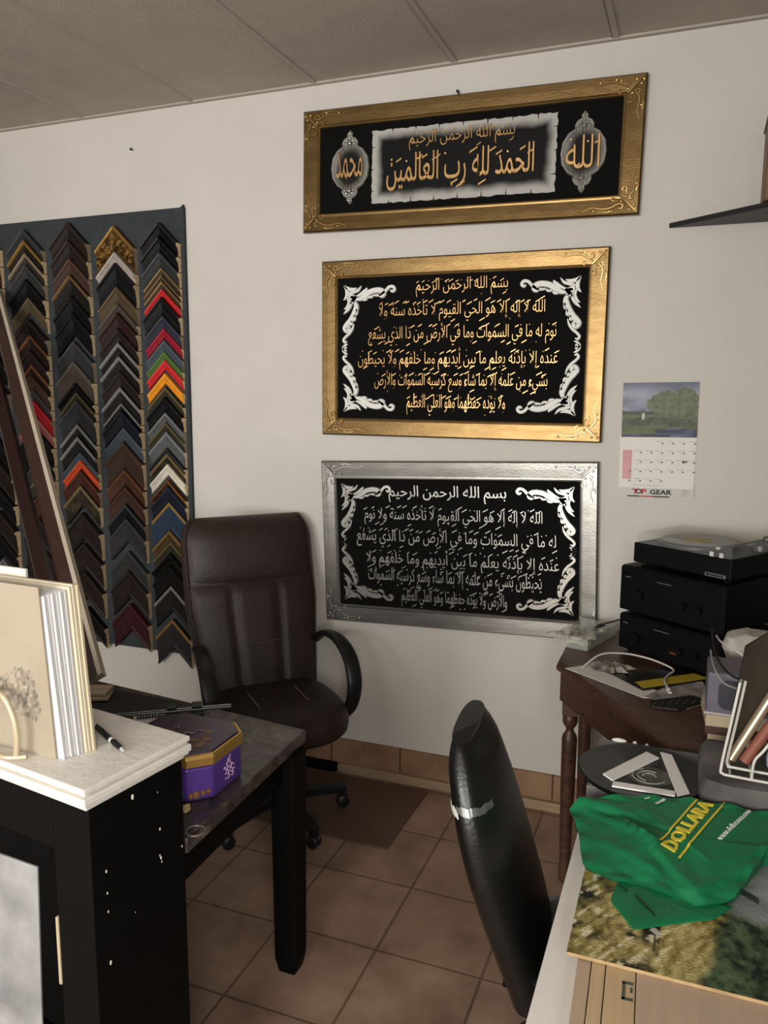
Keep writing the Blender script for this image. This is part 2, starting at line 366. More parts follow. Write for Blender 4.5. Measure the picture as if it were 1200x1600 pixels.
# ------------------------------------------------------------------ framed calligraphy
GOLDW = (.075, .068)
def flip(fx, fz, ox, oz): return lambda a, b: (ox+fx*a, oz+fz*b)
def make_frame(name, label, cx, cz, W, Hh, iw, ih, rot, mf, mlip):
    r = tag(bpy.data.objects.new(name, None), label, 'framed calligraphy', 'framed calligraphy panels'); COL.objects.link(r)
    r.location = (cx, 0, cz); r.rotation_euler = (0, -rot, 0)
    fr = MB(); D = .032
    def ring(w, h, y): return [(-w, y, -h), (w, y, -h), (w, y, h), (-w, y, h)]
    secs = [ring(W/2, Hh/2, -.004), ring(W/2, Hh/2, -D+.006), ring(W/2-.006, Hh/2-.006, -D), ring(W/2-.03, Hh/2-.03, -D+.001), ring(iw+.012, ih+.012, -D+.003), ring(iw+.006, ih+.006, -D+.002)]
    fr.loft(secs, 0, caps=False)
    obj('frame_moulding', fr, mf, r, smooth=0)
    lp = MB(); lp.loft([ring(iw+.006, ih+.006, -D+.0015), ring(iw+.002, ih+.002, -D-.001), ring(iw, ih, -D+.003), ring(iw, ih, -.014)], 0, caps=False)
    obj('inner_lip', lp, mlip, r, smooth=0)
    bp = MB(); bp.bb((-iw-.004, -.018, -ih-.004), (iw+.004, -.006, ih+.004)); obj('panel', bp, M_VELVET, r, smooth=0)
    y = -D-.0008
    for fx in (-1, 1):                        # embossed corner scrolls
        for fz in (-1, 1):
            cb = MB(); g = flip(-fx, -fz, fx*W/2, fz*Hh/2)
            def tb_(pts, rad):
                P = [(g(a, b)[0], y, g(a, b)[1]) for a, b in spline(pts, 5)]; n = len(P); rad *= 1.25
                cb.tube(P, [rad*(.35+.65*math.sin(PI*min(1, max(0, (i+.6)/n)))) for i in range(n)], 6)
            tb_([(.012, .012), (.03, .03), (.05, .05), (.066, .064)], .0035)
            tb_([(.205, .018), (.17, .03), (.13, .024), (.1, .028), (.075, .04), (.06, .036), (.062, .024), (.075, .024), (.078, .034)], .0032)
            tb_([(.15, .016), (.12, .012), (.095, .016), (.09, .026)], .0026)
            tb_([(.018, .16), (.03, .13), (.024, .1), (.026, .08), (.036, .066), (.034, .056), (.024, .058), (.026, .07)], .0032)
            tb_([(.012, .125), (.01, .1), (.016, .085)], .0025)
            tb_([(.075, .052), (.09, .05), (.1, .056), (.094, .064), (.084, .06)], .0026)
            tb_([(.05, .08), (.048, .094), (.056, .1), (.064, .092), (.058, .086)], .0026)
            for a, b in ((.02, .036), (.036, .02), (.05, .066), (.066, .05), (.108, .016), (.016, .11), (.012, .022), (.165, .02)):
                q = g(a, b); cb.sphere((q[0], y, q[1]), .005, 8, 5, 0, (1, .7, 1))
            obj('corner_ornament', cb, mlip, r)
    return r
T1, T2 = 'الحمد لله رب العالمين', 'بسم الله الرحمن الرحيم'
# top: long gold frame, parchment and two medallions
fa = make_frame('framed_calligraphy', 'long narrow gold frame nearest the ceiling, gold script on grey parchment between two medallions', -.9273, 2.6706, 1.3841, .4903, .613, .173, -.0169, M_GOLD, M_GOLDO)
def airbrush(name, hw, hh, edge, inner, outer):
    m = bpy.data.materials.new(name); m.use_nodes = True; nt = m.node_tree; N = nt.nodes; L = nt.links; b = N['Principled BSDF']
    tc = N.new('ShaderNodeTexCoord'); sp_ = N.new('ShaderNodeSeparateXYZ'); L.new(tc.outputs['Object'], sp_.inputs[0])
    n = N.new('ShaderNodeTexNoise'); n.inputs['Scale'].default_value = 9; n.inputs['Detail'].default_value = 3; L.new(tc.outputs['Object'], n.inputs[0])
    def M(op, a, b2=None):
        q = N.new('ShaderNodeMath'); q.operation = op
        for k, v in enumerate((a, b2)):
            if v is None: continue
            if isinstance(v, (int, float)): q.inputs[k].default_value = v
            else: L.new(v, q.inputs[k])
        return q.outputs[0]
    ex = M('SUBTRACT', hw, M('ABSOLUTE', sp_.outputs[0])); ez = M('SUBTRACT', hh, M('ABSOLUTE', sp_.outputs[2]))
    if edge[1] == 'box': d = M('MINIMUM', ex, ez)
    else:
        qx = M('DIVIDE', sp_.outputs[0], hw); qz = M('DIVIDE', sp_.outputs[2], hh)
        d = M('MULTIPLY', M('SUBTRACT', 1, M('SQRT', M('ADD', M('MULTIPLY', qx, qx), M('MULTIPLY', qz, qz)))), hw)
    d2 = M('ADD', d, M('MULTIPLY', M('SUBTRACT', n.outputs[0], .5), edge[0]*.9))
    mr = N.new('ShaderNodeMapRange'); mr.interpolation_type = 'SMOOTHSTEP'; L.new(d2, mr.inputs[0]); mr.inputs['From Min'].default_value = edge[0]*.15; mr.inputs['From Max'].default_value = edge[0]
    cr = N.new('ShaderNodeValToRGB'); cr.color_ramp.elements[0].color = (*lin(outer), 1); cr.color_ramp.elements[1].color = (*lin(inner), 1); L.new(mr.outputs[0], cr.inputs[0])
    L.new(cr.outputs[0], b.inputs['Base Color']); b.inputs['Roughness'].default_value = .6; b.inputs['Specular IOR Level'].default_value = .15
    return m
pc = MB(); rr = random.Random(3); out = []
x0, x1, z0, z1 = -.378, .376, -.143, .142
def side(a, b, n, nx, nz):
    for k in range(n):
        t = k/n; j = rr.uniform(-.003, .003); px, pz = a[0]+(b[0]-a[0])*t, a[1]+(b[1]-a[1])*t
        out.append((px+nx*j, pz+nz*j))
        if k % 6 == 4:      # burnt notch
            ux, uz = (b[0]-a[0])/n, (b[1]-a[1])/n; dpt = rr.uniform(.012, .026)
            out.append((px+ux*.35, pz+uz*.35)); out.append((px+ux*.5-nx*dpt, pz+uz*.5-nz*dpt)); out.append((px+ux*.7, pz+uz*.7))
side((x0, z0), (x1, z0), 46, 0, -1); side((x1, z0), (x1, z1), 20, 1, 0); side((x1, z1), (x0, z1), 46, 0, 1); side((x0, z1), (x0, z0), 20, -1, 0)
pc.prism(out, .017, .023, 0, lambda x, y, z: (x, -z, y))
obj('parchment', pc, airbrush('parchment_airbrush', .377, .143, (.052, 'box'), (13, 13, 13), (172, 170, 165)), fa, smooth=0)
sc1 = MB(); put_text(sc1, T2, -.216, .215, .088, .075, -.023, .006); put_text(sc1, T1, -.31, .295, -.028, .145, -.023, .009, offset=.012)
obj('script', sc1, M_GOLDT, fa, smooth=0)
MEDM = airbrush('medallion_airbrush', .09, .125, (.05, 'oval'), (24, 23, 22), (140, 137, 131))
for sx, word, ww in ((.477, 'الله', .125), (-.478, 'محمد', .12)):
    md = MB(); prof = [(0, .148), (.012, .135), (.008, .124), (.026, .116), (.036, .1), (.034, .086), (.058, .072), (.08, .04), (.086, 0)]
    half = [(a, b) for a, b in prof] + [(a, -b) for a, b in prof[::-1][1:]]
    poly = half + [(-a, b) for a, b in half[::-1][1:-1]]
    secs = [[(x*k, y, z*k) for x, z in poly] for k, y in ((1, -.017), (.97, -.026), (.88, -.027), (.84, -.0225), (.5, -.0225))]
    md.loft(secs); mo = obj('medallion', md, MEDM, fa, smooth=50); mo.location = (sx, 0, -.008 if sx > 0 else .008)
    dk = MB()
    for q in (1, -1):
        for a, b, r_ in ((0, .132, .007), (-.014, .104, .007), (.014, .104, .007), (0, .112, .006), (0, .094, .008), (-.02, .092, .005), (.02, .092, .005)): dk.sphere((a, -.027, b*q), r_, 8, 5)
    obj('medallion_beads', dk, M_SILVT, mo)
    sm = MB(); put_text(sm, word, -ww/2, ww/2, 0, .12, -.0235, .008, marks=(sx > 0)); obj('medallion_script', sm, M_GOLDT, mo, smooth=0)
# scrolls: strokes in a corner, u to the middle, v down, unit = metre
LEAF = [([(0, 0), (.018, .014), (.04, .018), (.06, .012)], .018, (.15, 0)), ([(0, 0), (.012, .02), (.012, .045), (-.002, .062)], .018, (.15, 0)),
        ([(.02, .035), (.04, .03), (.065, .022), (.08, .004)], .014, (.3, 0)), ([(.016, .05), (.022, .07), (.014, .09), (.0, .1)], .014, (.3, 0)),
        ([(.03, .05), (.05, .05), (.068, .045), (.1, .022), (.105, .012)], .016, (.6, 0)), ([(.03, .06), (.03, .08), (.02, .098), (-.002, .12)], .016, (.6, 0)),
        ([(.024, .04), (.04, .055), (.055, .072)], .03, (.2, .1)), ([(.058, .045), (.046, .06), (.03, .078)], .02, (.2, .1)),
        ([(.05, .056), (.072, .056), (.095, .046), (.12, .03), (.15, .024), (.172, .028), (.18, .04), (.17, .048), (.162, .042)], .026, (.5, .35)),
        ([(.15, .05), (.168, .044), (.188, .03), (.205, .014), (.222, .012), (.23, .024), (.22, .032), (.212, .026)], .015, (.2, .4)),
        ([(.084, .062), (.1, .062), (.108, .054)], .011, (.5, .1)), ([(.11, .052), (.126, .052), (.134, .044)], .011, (.5, .1)), ([(.136, .044), (.15, .046), (.158, .04)], .01, (.5, .1)),
        ([(.05, .07), (.056, .09), (.046, .118), (.03, .145), (.012, .165), (.004, .178), (.012, .188), (.022, .18), (.018, .172)], .027, (.5, .35)),
        ([(.046, .16), (.04, .18), (.026, .2), (.008, .215), (-.002, .228), (.004, .238), (.014, .234)], .013, (.2, .4)),
        ([(.058, .1), (.06, .116), (.052, .124)], .011, (.5, .1)), ([(.048, .124), (.05, .142), (.042, .148)], .011, (.5, .1)), ([(.034, .148), (.036, .162), (.028, .166)], .01, (.5, .1)),
        ([(.018, .245), (.006, .25), (-.004, .262), (.004, .275), (.012, .27)], .012, (.2, .4))]
def scrolls(r, iw, ih, m, mx, mz):
    for fx in (-1, 1):
        for fz in (-1, 1):
            b = MB(); g = flip(-fx, -fz, fx*(iw-mx), fz*(ih-mz))
            for pts, wd, tp in LEAF: stroke(b, pts, wd*.98, tp, -.018, -.026, g)
            obj('corner_scroll', b, m, r, smooth=0)
AYA2 = ['الله لا إله إلا هو الحي القيوم لا تأخذه سنة ولا', 'نوم له ما في السموات وما في الأرض من ذا الذي يشفع', 'عنده إلا بإذنه يعلم ما بين أيديهم وما خلفهم ولا يحيطون', 'بشيء من علمه إلا بما شاء وسع كرسيه السموات والأرض', 'ولا يؤده حفظهما وهو العلي العظيم']
AYA3 = ['الله لا إله إلا هو الحي القيوم لا تأخذه سنة ولا نوم', 'له ما في السموات وما في الأرض من ذا الذي يشفع', 'عنده إلا بإذنه يعلم ما بين أيديهم وما خلفهم ولا', 'يحيطون بشيء من علمه إلا بما شاء وسع كرسيه السموات', 'والأرض ولا يؤده حفظهما وهو العلي العظيم']
fb = make_frame('framed_calligraphy', 'gold frame in the middle, gold script with white scrolls in its corners', -.9365, 1.9406, 1.1994, .7386, .525, .295, -.0052, M_GOLD, M_GOLDO)
scrolls(fb, .525, .295, M_WHITEORN, .028, .028)
tx = MB()
for s_, (a, b, z) in zip([T2]+AYA2, [(-.172, .213, .245), (-.336, .363, .153), (-.383, .41, .057), (-.43, .42, -.044), (-.353, .383, -.136), (-.206, .216, -.232)]):
    put_text(tx, s_, a, b, z, .092 if s_ is not T2 else .075, -.018, .008)
obj('script', tx, M_GOLDT, fb, smooth=0)
fc = make_frame('framed_calligraphy', 'silver frame, lowest of the three, silver script and silver corner scrolls', -.9325, 1.1124, 1.203, .7263, .53, .285, .0318, M_SILVER, M_SILVT)
scrolls(fc, .53, .285, M_SILVT, .022, .022)
tx = MB()
for s_, (a, b, z) in zip([T2]+AYA3, [(-.284, .234, .222), (-.4, .382, .128), (-.44, .437, .03), (-.397, .45, -.064), (-.39, .38, -.15), (-.235, .235, -.232)]):
    put_text(tx, s_, a, b, z, .093 if s_ is not T2 else .075, -.018, .008, marks=s_ is not T2, offset=.018 if s_ is T2 else .008)
obj('script', tx, M_SILVT, fc, smooth=0)

# ------------------------------------------------------------------ wall calendar
cal = tag(bpy.data.objects.new('wall_calendar', None), 'paper wall calendar with a country landscape picture above the date sheet', 'calendar'); COL.objects.link(cal)
cal.location = (-.1297, 0, 1.5806); cal.rotation_euler = (0, -.0129, 0)
CW, CH = .277, .442
def cgrid(nx, nz, x0, x1, z0, z1, y, fn):
    b = MB(); vs = []; cs = []
    for j in range(nz+1):
        for i in range(nx+1):
            u, v = i/nx, j/nz; vs.append((x0+(x1-x0)*u, y, z0+(z1-z0)*v)); cs.append(fn(u, v))
    fs = [(j*(nx+1)+i, j*(nx+1)+i+1, (j+1)*(nx+1)+i+1, (j+1)*(nx+1)+i) for j in range(nz) for i in range(nx)]
    return b.add(vs, fs), cs
def cal_pic(u, v):
    a = u*1.4; n = fbm(a*7, v*7, 1); sky = mixc(lin((92, 98, 118)), lin((150, 150, 166)), fbm(a*3, v*6, 4)*1.6-.3)
    if v > .8: sky = mixc(sky, lin((84, 92, 112)), (v-.8)*4)
    hor = .47
    c = sky
    if v < hor+.03*vn(a*9, 0, 3): c = lin((58, 66, 48)) if v > hor-.06 else mixc(lin((96, 108, 78)), lin((70, 84, 52)), n)
    for cx, cz, rx, rz in ((.56, .62, .17, .26), (.84, .64, .2, .26), (.7, .5, .16, .17), (.42, .6, .1, .12), (1.0, .55, .12, .2)):
        d = ((u-cx)/rx)**2+((v-cz)/rz)**2
        if d + (fbm(a*14, v*14, 7)-.5)*1.3 < .95: c = mixc(lin((64, 72, 50)), lin((112, 120, 88)), fbm(a*18, v*18, 9)*1.5-.3)
    for cx, cz, rx, rz in ((.07, .24, .1, .1), (.25, .28, .16, .08), (.5, .3, .2, .08), (.8, .24, .2, .1)):
        if ((u-cx)/rx)**2+((v-cz)/rz)**2+(n-.5)*.8 < 1: c = mixc(lin((38, 46, 30)), lin((82, 92, 58)), fbm(a*16, v*16, 11)*1.5-.3)
    if v < .2: c = mixc(lin((92, 104, 56)), lin((64, 74, 40)), n)
    if v < .06 or (v < .16-.06*abs(u-.75)-(.12 if u < .45 else 0) and u > .3): c = mixc(lin((34, 38, 62)), lin((96, 104, 136)), (vn(a*4, v*60, 5)-.62)*3)
    if .265 < u < .3 and .33 < v < .45: c = lin((186, 184, 172))
    if .255 < u < .31 and .45 <= v < .5 - abs(u-.282): c = lin((70, 62, 54))
    return c
bk = MB(); bk.bb((-CW/2, -.0025, -CH/2), (CW/2, -.0015, .02)); obj('backing_sheet', bk, M_PAPER, cal, smooth=0)
b, cs = cgrid(84, 60, -CW/2+.004, CW/2, .014, CH/2, -.004, cal_pic); obj('picture', b, vcol_mat('printed_picture', .5), cal, smooth=0, cols=cs)
ds = MB(); ds.add([(-CW/2, -.004, .012), (CW/2-.004, -.004, .012), (CW/2-.004, -.008, -.182), (-CW/2, -.008, -.182), (-CW/2, -.003, .012), (CW/2-.004, -.003, .012), (CW/2-.004, -.005, -.182), (-CW/2, -.005, -.182)], [(3, 2, 1, 0), (4, 5, 6, 7), (0, 1, 5, 4), (1, 2, 6, 5), (2, 3, 7, 6), (3, 0, 4, 7)])
dso = obj('date_sheet', ds, M_PAPER, cal, smooth=0)
ysh = lambda z: -.0045-.004*(.012-z)/.194
def onsheet(b, x, z, ww, hh, mi=0): b.box((x, ysh(z)-.0002, z), (ww, .0006, hh), mi)
pk = MB(); onsheet(pk, -.11, -.1, .034, .128); obj('sunday_column', pk, mat('pink_print', (214, 164, 164), .8), dso, smooth=0)
inkb = MB(); rr = random.Random(5)
for rw in range(5):
    z = -.004-.036*rw
    for c in range(7):
        x = -.11+.0385*c
        if rw == 0 and c < 3 or rw == 4 and c > 3: continue
        onsheet(inkb, x+.012, z-.006, .008, .004)
        if c: onsheet(inkb, x+rr.uniform(-.004, .004), z+.002, .024, .0009)
onsheet(inkb, .1, -.078, .018, .006)
for k in range(9): onsheet(inkb, -.08+.012*k, -.172, .008, .0012)
obj('printed_dates', inkb, mat('grey_ink', (96, 94, 92), .8), dso, smooth=0)['kind'] = 'stuff'
ft = MB(); ft.add([(-CW/2, -.0035, -.17), (CW/2, -.0035, -.17), (CW/2, -.006, -CH/2), (-CW/2, -.006, -CH/2), (-CW/2, -.0015, -.17), (CW/2, -.0015, -.17), (CW/2, -.004, -CH/2), (-CW/2, -.004, -CH/2)], [(3, 2, 1, 0), (4, 5, 6, 7), (0, 1, 5, 4), (1, 2, 6, 5), (2, 3, 7, 6), (3, 0, 4, 7)])
fto = obj('advert_strip', ft, mat('advert_paper', (198, 196, 190), .8, var=.03), cal, smooth=0)
ti = MB(); put_text(ti, 'T P', -.088, -.034, -.196, .019, -.0062, .001, 0, False, False, .025); put_text(ti, 'O', -.0745, -.0505, -.196, .019, -.0062, .001, 1, False, False, .025); put_text(ti, 'GEAR', -.022, .058, -.197, .019, -.0062, .001, 1, False, False, .025)
ti.box((-.0, -.0068, -.2145), (.1, .0005, .0045), 1); ti.box((-.08, -.0068, -.2145), (.05, .0005, .0045), 1); ti.box((-.035, -.0069, -.2145), (.05, .0005, .0045), 0)
for k in range(3): ti.box((.105, -.0066, -.19-.009*k), (.02+.005*(k % 2), .0005, .0012), 2)
obj('lettering', ti, [mat('red_ink', (186, 48, 50), .7), M_PRINT, MATS['grey_ink']], fto, smooth=0)

# ------------------------------------------------------------------ corner shelf, upper right
sh = MB(); sh.prism([(-.133, -.002), (.655, -.002), (.655, -.62)], 2.362, 2.38)
tag(obj('corner_shelf', sh, mat('shelf_black', (30, 30, 32), .5), world=(-.133, 0, 2.362), bevel=.002), 'thin dark corner shelf jutting in at the upper right', 'shelf')
bx = thing('wooden_box', 'brown wooden box standing on the dark corner shelf, cut off by the photo edge', 'box', (.3, -.2, 2.38))
b = MB(); b.bb((-.135, -.06, .001), (.2, .12, .255)); obj('body', b, mat('brown_box_wood', (112, 76, 44), .5, var=.3, scale=8, stretch=(1, 1, 6)), bx, bevel=.004)
b = MB(); b.bb((-.14, -.065, .256), (.205, .125, .27)); obj('lid', b, MATS['brown_box_wood'], bx, bevel=.003)

# ------------------------------------------------------------------ sample board with frame corner samples
b = MB(); b.bb((-3.62, -.022, .462), (-2.236, -.002, 2.592)); b.prism([(-2.26, 2.59), (-2.238, 2.59), (-2.238, 2.606)], .004, .02, 0, lambda x, y, z: (x, -z, y))
tag(obj('sample_board', b, M_BOARD, world=(-2.93, -.01, .462), bevel=.003), 'tall slate grey felt covered board full of frame corner samples', 'sample board')
# key: face colour, lip colour, roughness, metallic, height limit, depth, words
PAL = {'blk': ((14, 14, 15), (24, 24, 26), .35, 0, .1, .04, 'black'), 'cha': ((44, 45, 46), (62, 63, 64), .5, 0, .11, .036, 'charcoal grey'), 'brz': ((70, 58, 42), (140, 118, 80), .45, .3, .04, .026, 'slim bronze'),
 'red': ((188, 38, 40), (208, 60, 58), .4, 0, .042, .024, 'slim bright red'), 'vio': ((46, 44, 58), (58, 56, 70), .6, 0, .08, .028, 'dusky violet'), 'cri': ((138, 22, 42), (160, 36, 54), .45, 0, .042, .024, 'slim crimson'),
 'sla': ((62, 72, 80), (74, 84, 92), .6, 0, .06, .026, 'slate blue'), 'grn': ((72, 104, 46), (92, 124, 60), .5, 0, .036, .022, 'slim green'), 'org': ((224, 142, 30), (236, 160, 52), .4, 0, .044, .024, 'slim orange'),
 'oli': ((52, 48, 36), (98, 88, 58), .5, .1, .07, .03, 'dark olive'), 'gry': ((82, 84, 86), (118, 120, 120), .5, 0, .07, .03, 'mid grey'), 'spk': ((62, 54, 36), (120, 104, 66), .5, .2, .055, .034, 'speckled gold and black'),
 'crm': ((214, 206, 188), (224, 216, 200), .5, 0, .05, .034, 'cream white'), 'cop': ((104, 68, 38), (148, 104, 58), .45, .3, .05, .03, 'ornate copper'), 'nav': ((24, 30, 42), (38, 46, 60), .5, 0, .08, .036, 'navy'),
 'blg': ((44, 60, 82), (150, 122, 70), .5, 0, .14, .03, 'wide blue with a gold lip'), 'gbr': ((84, 66, 42), (142, 112, 66), .45, .2, .06, .034, 'gold brown'), 'bls': ((26, 25, 25), (128, 126, 124), .4, 0, .12, .04, 'dark silver edged'),
 'tan': ((40, 38, 40), (138, 102, 58), .5, 0, .14, .036, 'wide tan lipped'), 'orn': ((116, 84, 40), (156, 120, 62), .4, .45, .11, .045, 'wide carved gold'), 'pgy': ((164, 154, 144), (180, 170, 160), .55, 0, .046, .04, 'pale stone'),
 'gob': ((78, 64, 46), (96, 80, 58), .45, .1, .085, .04, 'antique gold brown'), 'gbw': ((70, 62, 54), (92, 84, 76), .5, 0, .1, .04, 'greyish brown'), 'dre': ((42, 24, 24), (54, 32, 32), .45, 0, .08, .04, 'deep oxblood'),
 'dbr': ((34, 27, 24), (46, 37, 33), .45, 0, .13, .042, 'very dark brown'), 'nvb': ((20, 22, 30), (30, 33, 42), .45, 0, .1, .044, 'wide blue black'), 'brn': ((64, 46, 38), (80, 58, 48), .45, 0, .12, .038, 'wide brown'),
 'cpb': ((82, 52, 38), (112, 72, 50), .42, .1, .07, .036, 'copper brown'), 'blg2': ((18, 18, 20), (64, 64, 70), .4, 0, .08, .042, 'black grey lipped'), 'win': ((54, 24, 28), (70, 36, 38), .45, 0, .13, .04, 'wide wine red'),
 'bge': ((28, 24, 20), (112, 88, 56), .42, .1, .1, .038, 'dark gold edged'), 'ora': ((186, 68, 38), (204, 86, 54), .45, 0, .04, .03, 'slim orange red'), 'mah': ((64, 34, 28), (80, 46, 38), .42, 0, .1, .034, 'mahogany'),
 'spo': ((58, 52, 38), (118, 104, 74), .5, .1, .1, .036, 'speckled olive'), 'ged': ((40, 32, 24), (140, 108, 52), .42, .2, .06, .034, 'dark gold lipped'), 'sed': ((54, 48, 42), (142, 128, 104), .45, .2, .06, .034, 'dark champagne lipped'),
 'obr': ((76, 66, 50), (92, 80, 62), .5, 0, .07, .034, 'olive brown'), 'cpe': ((44, 32, 26), (122, 80, 52), .42, .1, .08, .034, 'dark copper edged'), 'redw': ((134, 20, 28), (150, 34, 40), .45, 0, .075, .03, 'wide blood red'), 'pnk': ((112, 62, 62), (136, 84, 82), .5, 0, .06, .032, 'dusty pink')}
COLUMNS = [
    ('rightmost', -2.355, [(2.530, 'blk'), (2.466, 'blk'), (2.397, 'cha'), (2.328, 'brz'), (2.292, 'brz'), (2.266, 'brz'), (2.231, 'red'), (2.195, 'blk'), (2.111, 'vio'), (2.053, 'cri'), (1.999, 'sla'), (1.945, 'grn'), (1.907, 'red'), (1.844, 'org'), (1.781, 'oli'), (1.734, 'blk'), (1.661, 'gry'), (1.614, 'oli'), (1.569, 'gry'), (1.488, 'cha'), (1.466, 'spk'), (1.414, 'crm'), (1.335, 'cop'), (1.304, 'nav'), (1.229, 'blg'), (1.091, 'gbr'), (1.037, 'oli'), (0.978, 'blk'), (0.915, 'blk'), (0.815, 'bls'), (0.644, 'tan')]),
    ('second from right', -2.607, [(2.531, 'orn'), (2.411, 'pgy'), (2.361, 'blk'), (2.253, 'gob'), (2.173, 'gbw'), (2.131, 'dre'), (2.055, 'dbr'), (1.991, 'bls'), (1.927, 'bls'), (1.854, 'dbr'), (1.780, 'bls'), (1.702, 'bls'), (1.667, 'nvb'), (1.584, 'sla'), (1.512, 'brn'), (1.379, 'cpb'), (1.293, 'brn'), (1.208, 'blg2'), (1.135, 'cha'), (0.970, 'cha'), (0.869, 'dbr'), (0.701, 'win')]),
    ('third from right', -2.882, [(2.566, 'dbr'), (2.482, 'dbr'), (2.397, 'brn'), (2.320, 'bge'), (2.221, 'blk'), (2.139, 'blk'), (2.004, 'cha'), (1.904, 'gbw'), (1.798, 'blk'), (1.753, 'oli'), (1.713, 'cha'), (1.597, 'bls'), (1.534, 'bls'), (1.455, 'sla'), (1.415, 'ora'), (1.364, 'mah'), (1.287, 'spo'), (1.148, 'dbr'), (0.990, 'dbr'), (0.840, 'dbr'), (0.654, 'blk')]),
    ('fourth from right', -3.160, [(2.551, 'cha'), (2.499, 'ged'), (2.438, 'sed'), (2.381, 'cha'), (2.311, 'blk'), (2.223, 'obr'), (2.117, 'dbr'), (2.041, 'cpe'), (1.965, 'dbr'), (1.893, 'cpe'), (1.838, 'brn'), (1.766, 'cha'), (1.711, 'redw'), (1.633, 'pnk'), (1.574, 'blk'), (1.480, 'blk'), (1.406, 'cha'), (1.322, 'oli'), (1.219, 'mah'), (1.096, 'dbr'), (0.953, 'dbr'), (0.800, 'blk')]),
    ('leftmost', -3.440, [(2.571, 'dbr'), (2.486, 'mah'), (2.379, 'dbr'), (2.252, 'dbr'), (2.125, 'mah'), (1.987, 'blk'), (1.849, 'dbr'), (1.709, 'dbr'), (1.529, 'blk'), (1.405, 'dbr'), (1.261, 'blk'), (1.126, 'dbr'), (0.990, 'blk'), (0.862, 'gry')]),
]
ORD = 'topmost second third fourth fifth sixth seventh eighth ninth tenth eleventh twelfth thirteenth fourteenth fifteenth sixteenth seventeenth eighteenth nineteenth twentieth twenty-first twenty-second twenty-third twenty-fourth twenty-fifth twenty-sixth twenty-seventh twenty-eighth twenty-ninth thirtieth thirty-first thirty-second'.split()
def corner_sample(x, z, key, hgt, hw, label, grp):
    fc_, lc, ro, me_, _, D, _w = PAL[key]; rr = random.Random(int(z*1000)+int(x*77))
    D = D*rr.uniform(.85, 1.1)
    m1 = mat('moulding_'+key, fc_, ro, me_, .2, 30, .12 if key not in ('orn', 'spk', 'cop', 'spo') else .9, 60 if key not in ('orn', 'spk', 'cop', 'spo') else 45, spec=.22, rgb2=(tuple(int(q*.45) for q in fc_) if key in ('orn', 'spk', 'spo', 'cop') else None))
    m2 = mat('moulding_lip_'+key, lc, ro*.9, me_, .15, 30, spec=.3)
    lip = min(.016, hgt*.3)
    prof = [(0, 0), (0, D*.8), (lip*.4, D), (lip, D*.93), (lip*1.3, D*.72), (hgt*.6, D*.55), (hgt*.86, D*.5), (hgt*.93, D*.62), (hgt, D*.55), (hgt, 0)]
    secs = [[(sx*hw, -d, -abs(sx)*hw*.98 - v) for v, d in prof] for sx in (-1, 0, 1)]
    b = MB(); n = len(prof); vs = [p for q in secs for p in q]; fs = []; mi = []
    for k in (0, 1):
        for i in range(n):
            j = (i+1) % n; fs.append((k*n+i, k*n+j, (k+1)*n+j, (k+1)*n+i)); mi.append(1 if i in (1, 2, 3) else 0)
    b.v = vs; b.f = fs+[tuple(range(n))[::-1], tuple(range(2*n, 3*n))]; b.m = mi+[0, 0]
    if key in ('orn',):      # carved blobs
        for q in range(70):
            t = rr.uniform(-1, 1); v = rr.uniform(.12, .82)*hgt; b.sphere((t*hw*.97, -D*rr.uniform(.55, .8), -abs(t)*hw*.98-v), rr.uniform(.006, .011), 6, 4, rr.choice((0, 1)), (1, .8, 1))
    o = obj('frame_corner_sample', b, [m1, m2], smooth=0, loc=(x, -.0225, z)); tag(o, label, 'frame sample', grp)
    c = MB(); c.add([(hw+.0006, -d*.985, -hw*.98-v*.985-.0005) for v, d in prof], [tuple(range(n))]); c.add([(hw+.0002, -d*.985, -hw*.98-v*.985-.0005) for v, d in prof], [tuple(range(n))[::-1]])
    obj('cut_end', c, M_WOODEND if rr.random() < .75 else mat('raw_end_grey', (150, 132, 108), .8), o, smooth=0)
    return o
for cname, cxx, items in COLUMNS:
    for k, (z, key) in enumerate(items):
        nz = items[k+1][0] if k+1 < len(items) else z-.16
        hgt = max(.022, min(PAL[key][4]*1.05, z-nz-.003)); hw = .1 if cname == 'rightmost' else .11
        where = 'in the %s column' % cname if cname != 'rightmost' else 'in the rightmost column'
        corner_sample(cxx, z, key, hgt, hw, '%s corner sample, %s from top %s' % (PAL[key][6], ORD[k], where) if k else '%s corner sample, topmost %s' % (PAL[key][6], where), 'corner samples, %s column of the board' % cname)

# ------------------------------------------------------------------ lengths of moulding leaning on the board
def leaning(a, bt, w_, t_, mface, mside, name, label, side=1):
    A, B_ = Vector(a), Vector(bt); d = (B_-A).normalized(); n = Vector((.5, -1, .0)); n = (n-d*n.dot(d)).normalized(); s = d.cross(n).normalized()
    if s.x < 0: s = -s
    prof = [(-w_/2, -t_/2), (-w_/2, t_*.1), (-w_*.3, t_*.5), (w_*.1, t_*.3), (w_*.3, t_*.5), (w_/2, t_*.45), (w_/2, -t_/2)]
    b = MB(); n_ = len(prof); secs = [[P + s*u + n*v for u, v in prof] for P in (A, B_)]
    vs = [p for q in secs for p in q]; fs = [(i, (i+1) % n_, n_+(i+1) % n_, n_+i) for i in range(n_)]
    b.v = [tuple(p) for p in vs]; b.f = fs+[tuple(range(n_))[::-1], tuple(range(n_, 2*n_))]; b.m = [0]*n_+[1, 1]; b.m[4] = 1; b.m[5] = 1
    tag(obj(name, b, [mface, mside], world=A, smooth=0), label, 'moulding length', 'moulding lengths leaning on the sample board')
M_PALE = mat('pale_raw_edge', (184, 172, 152), .7, var=.12, scale=10)
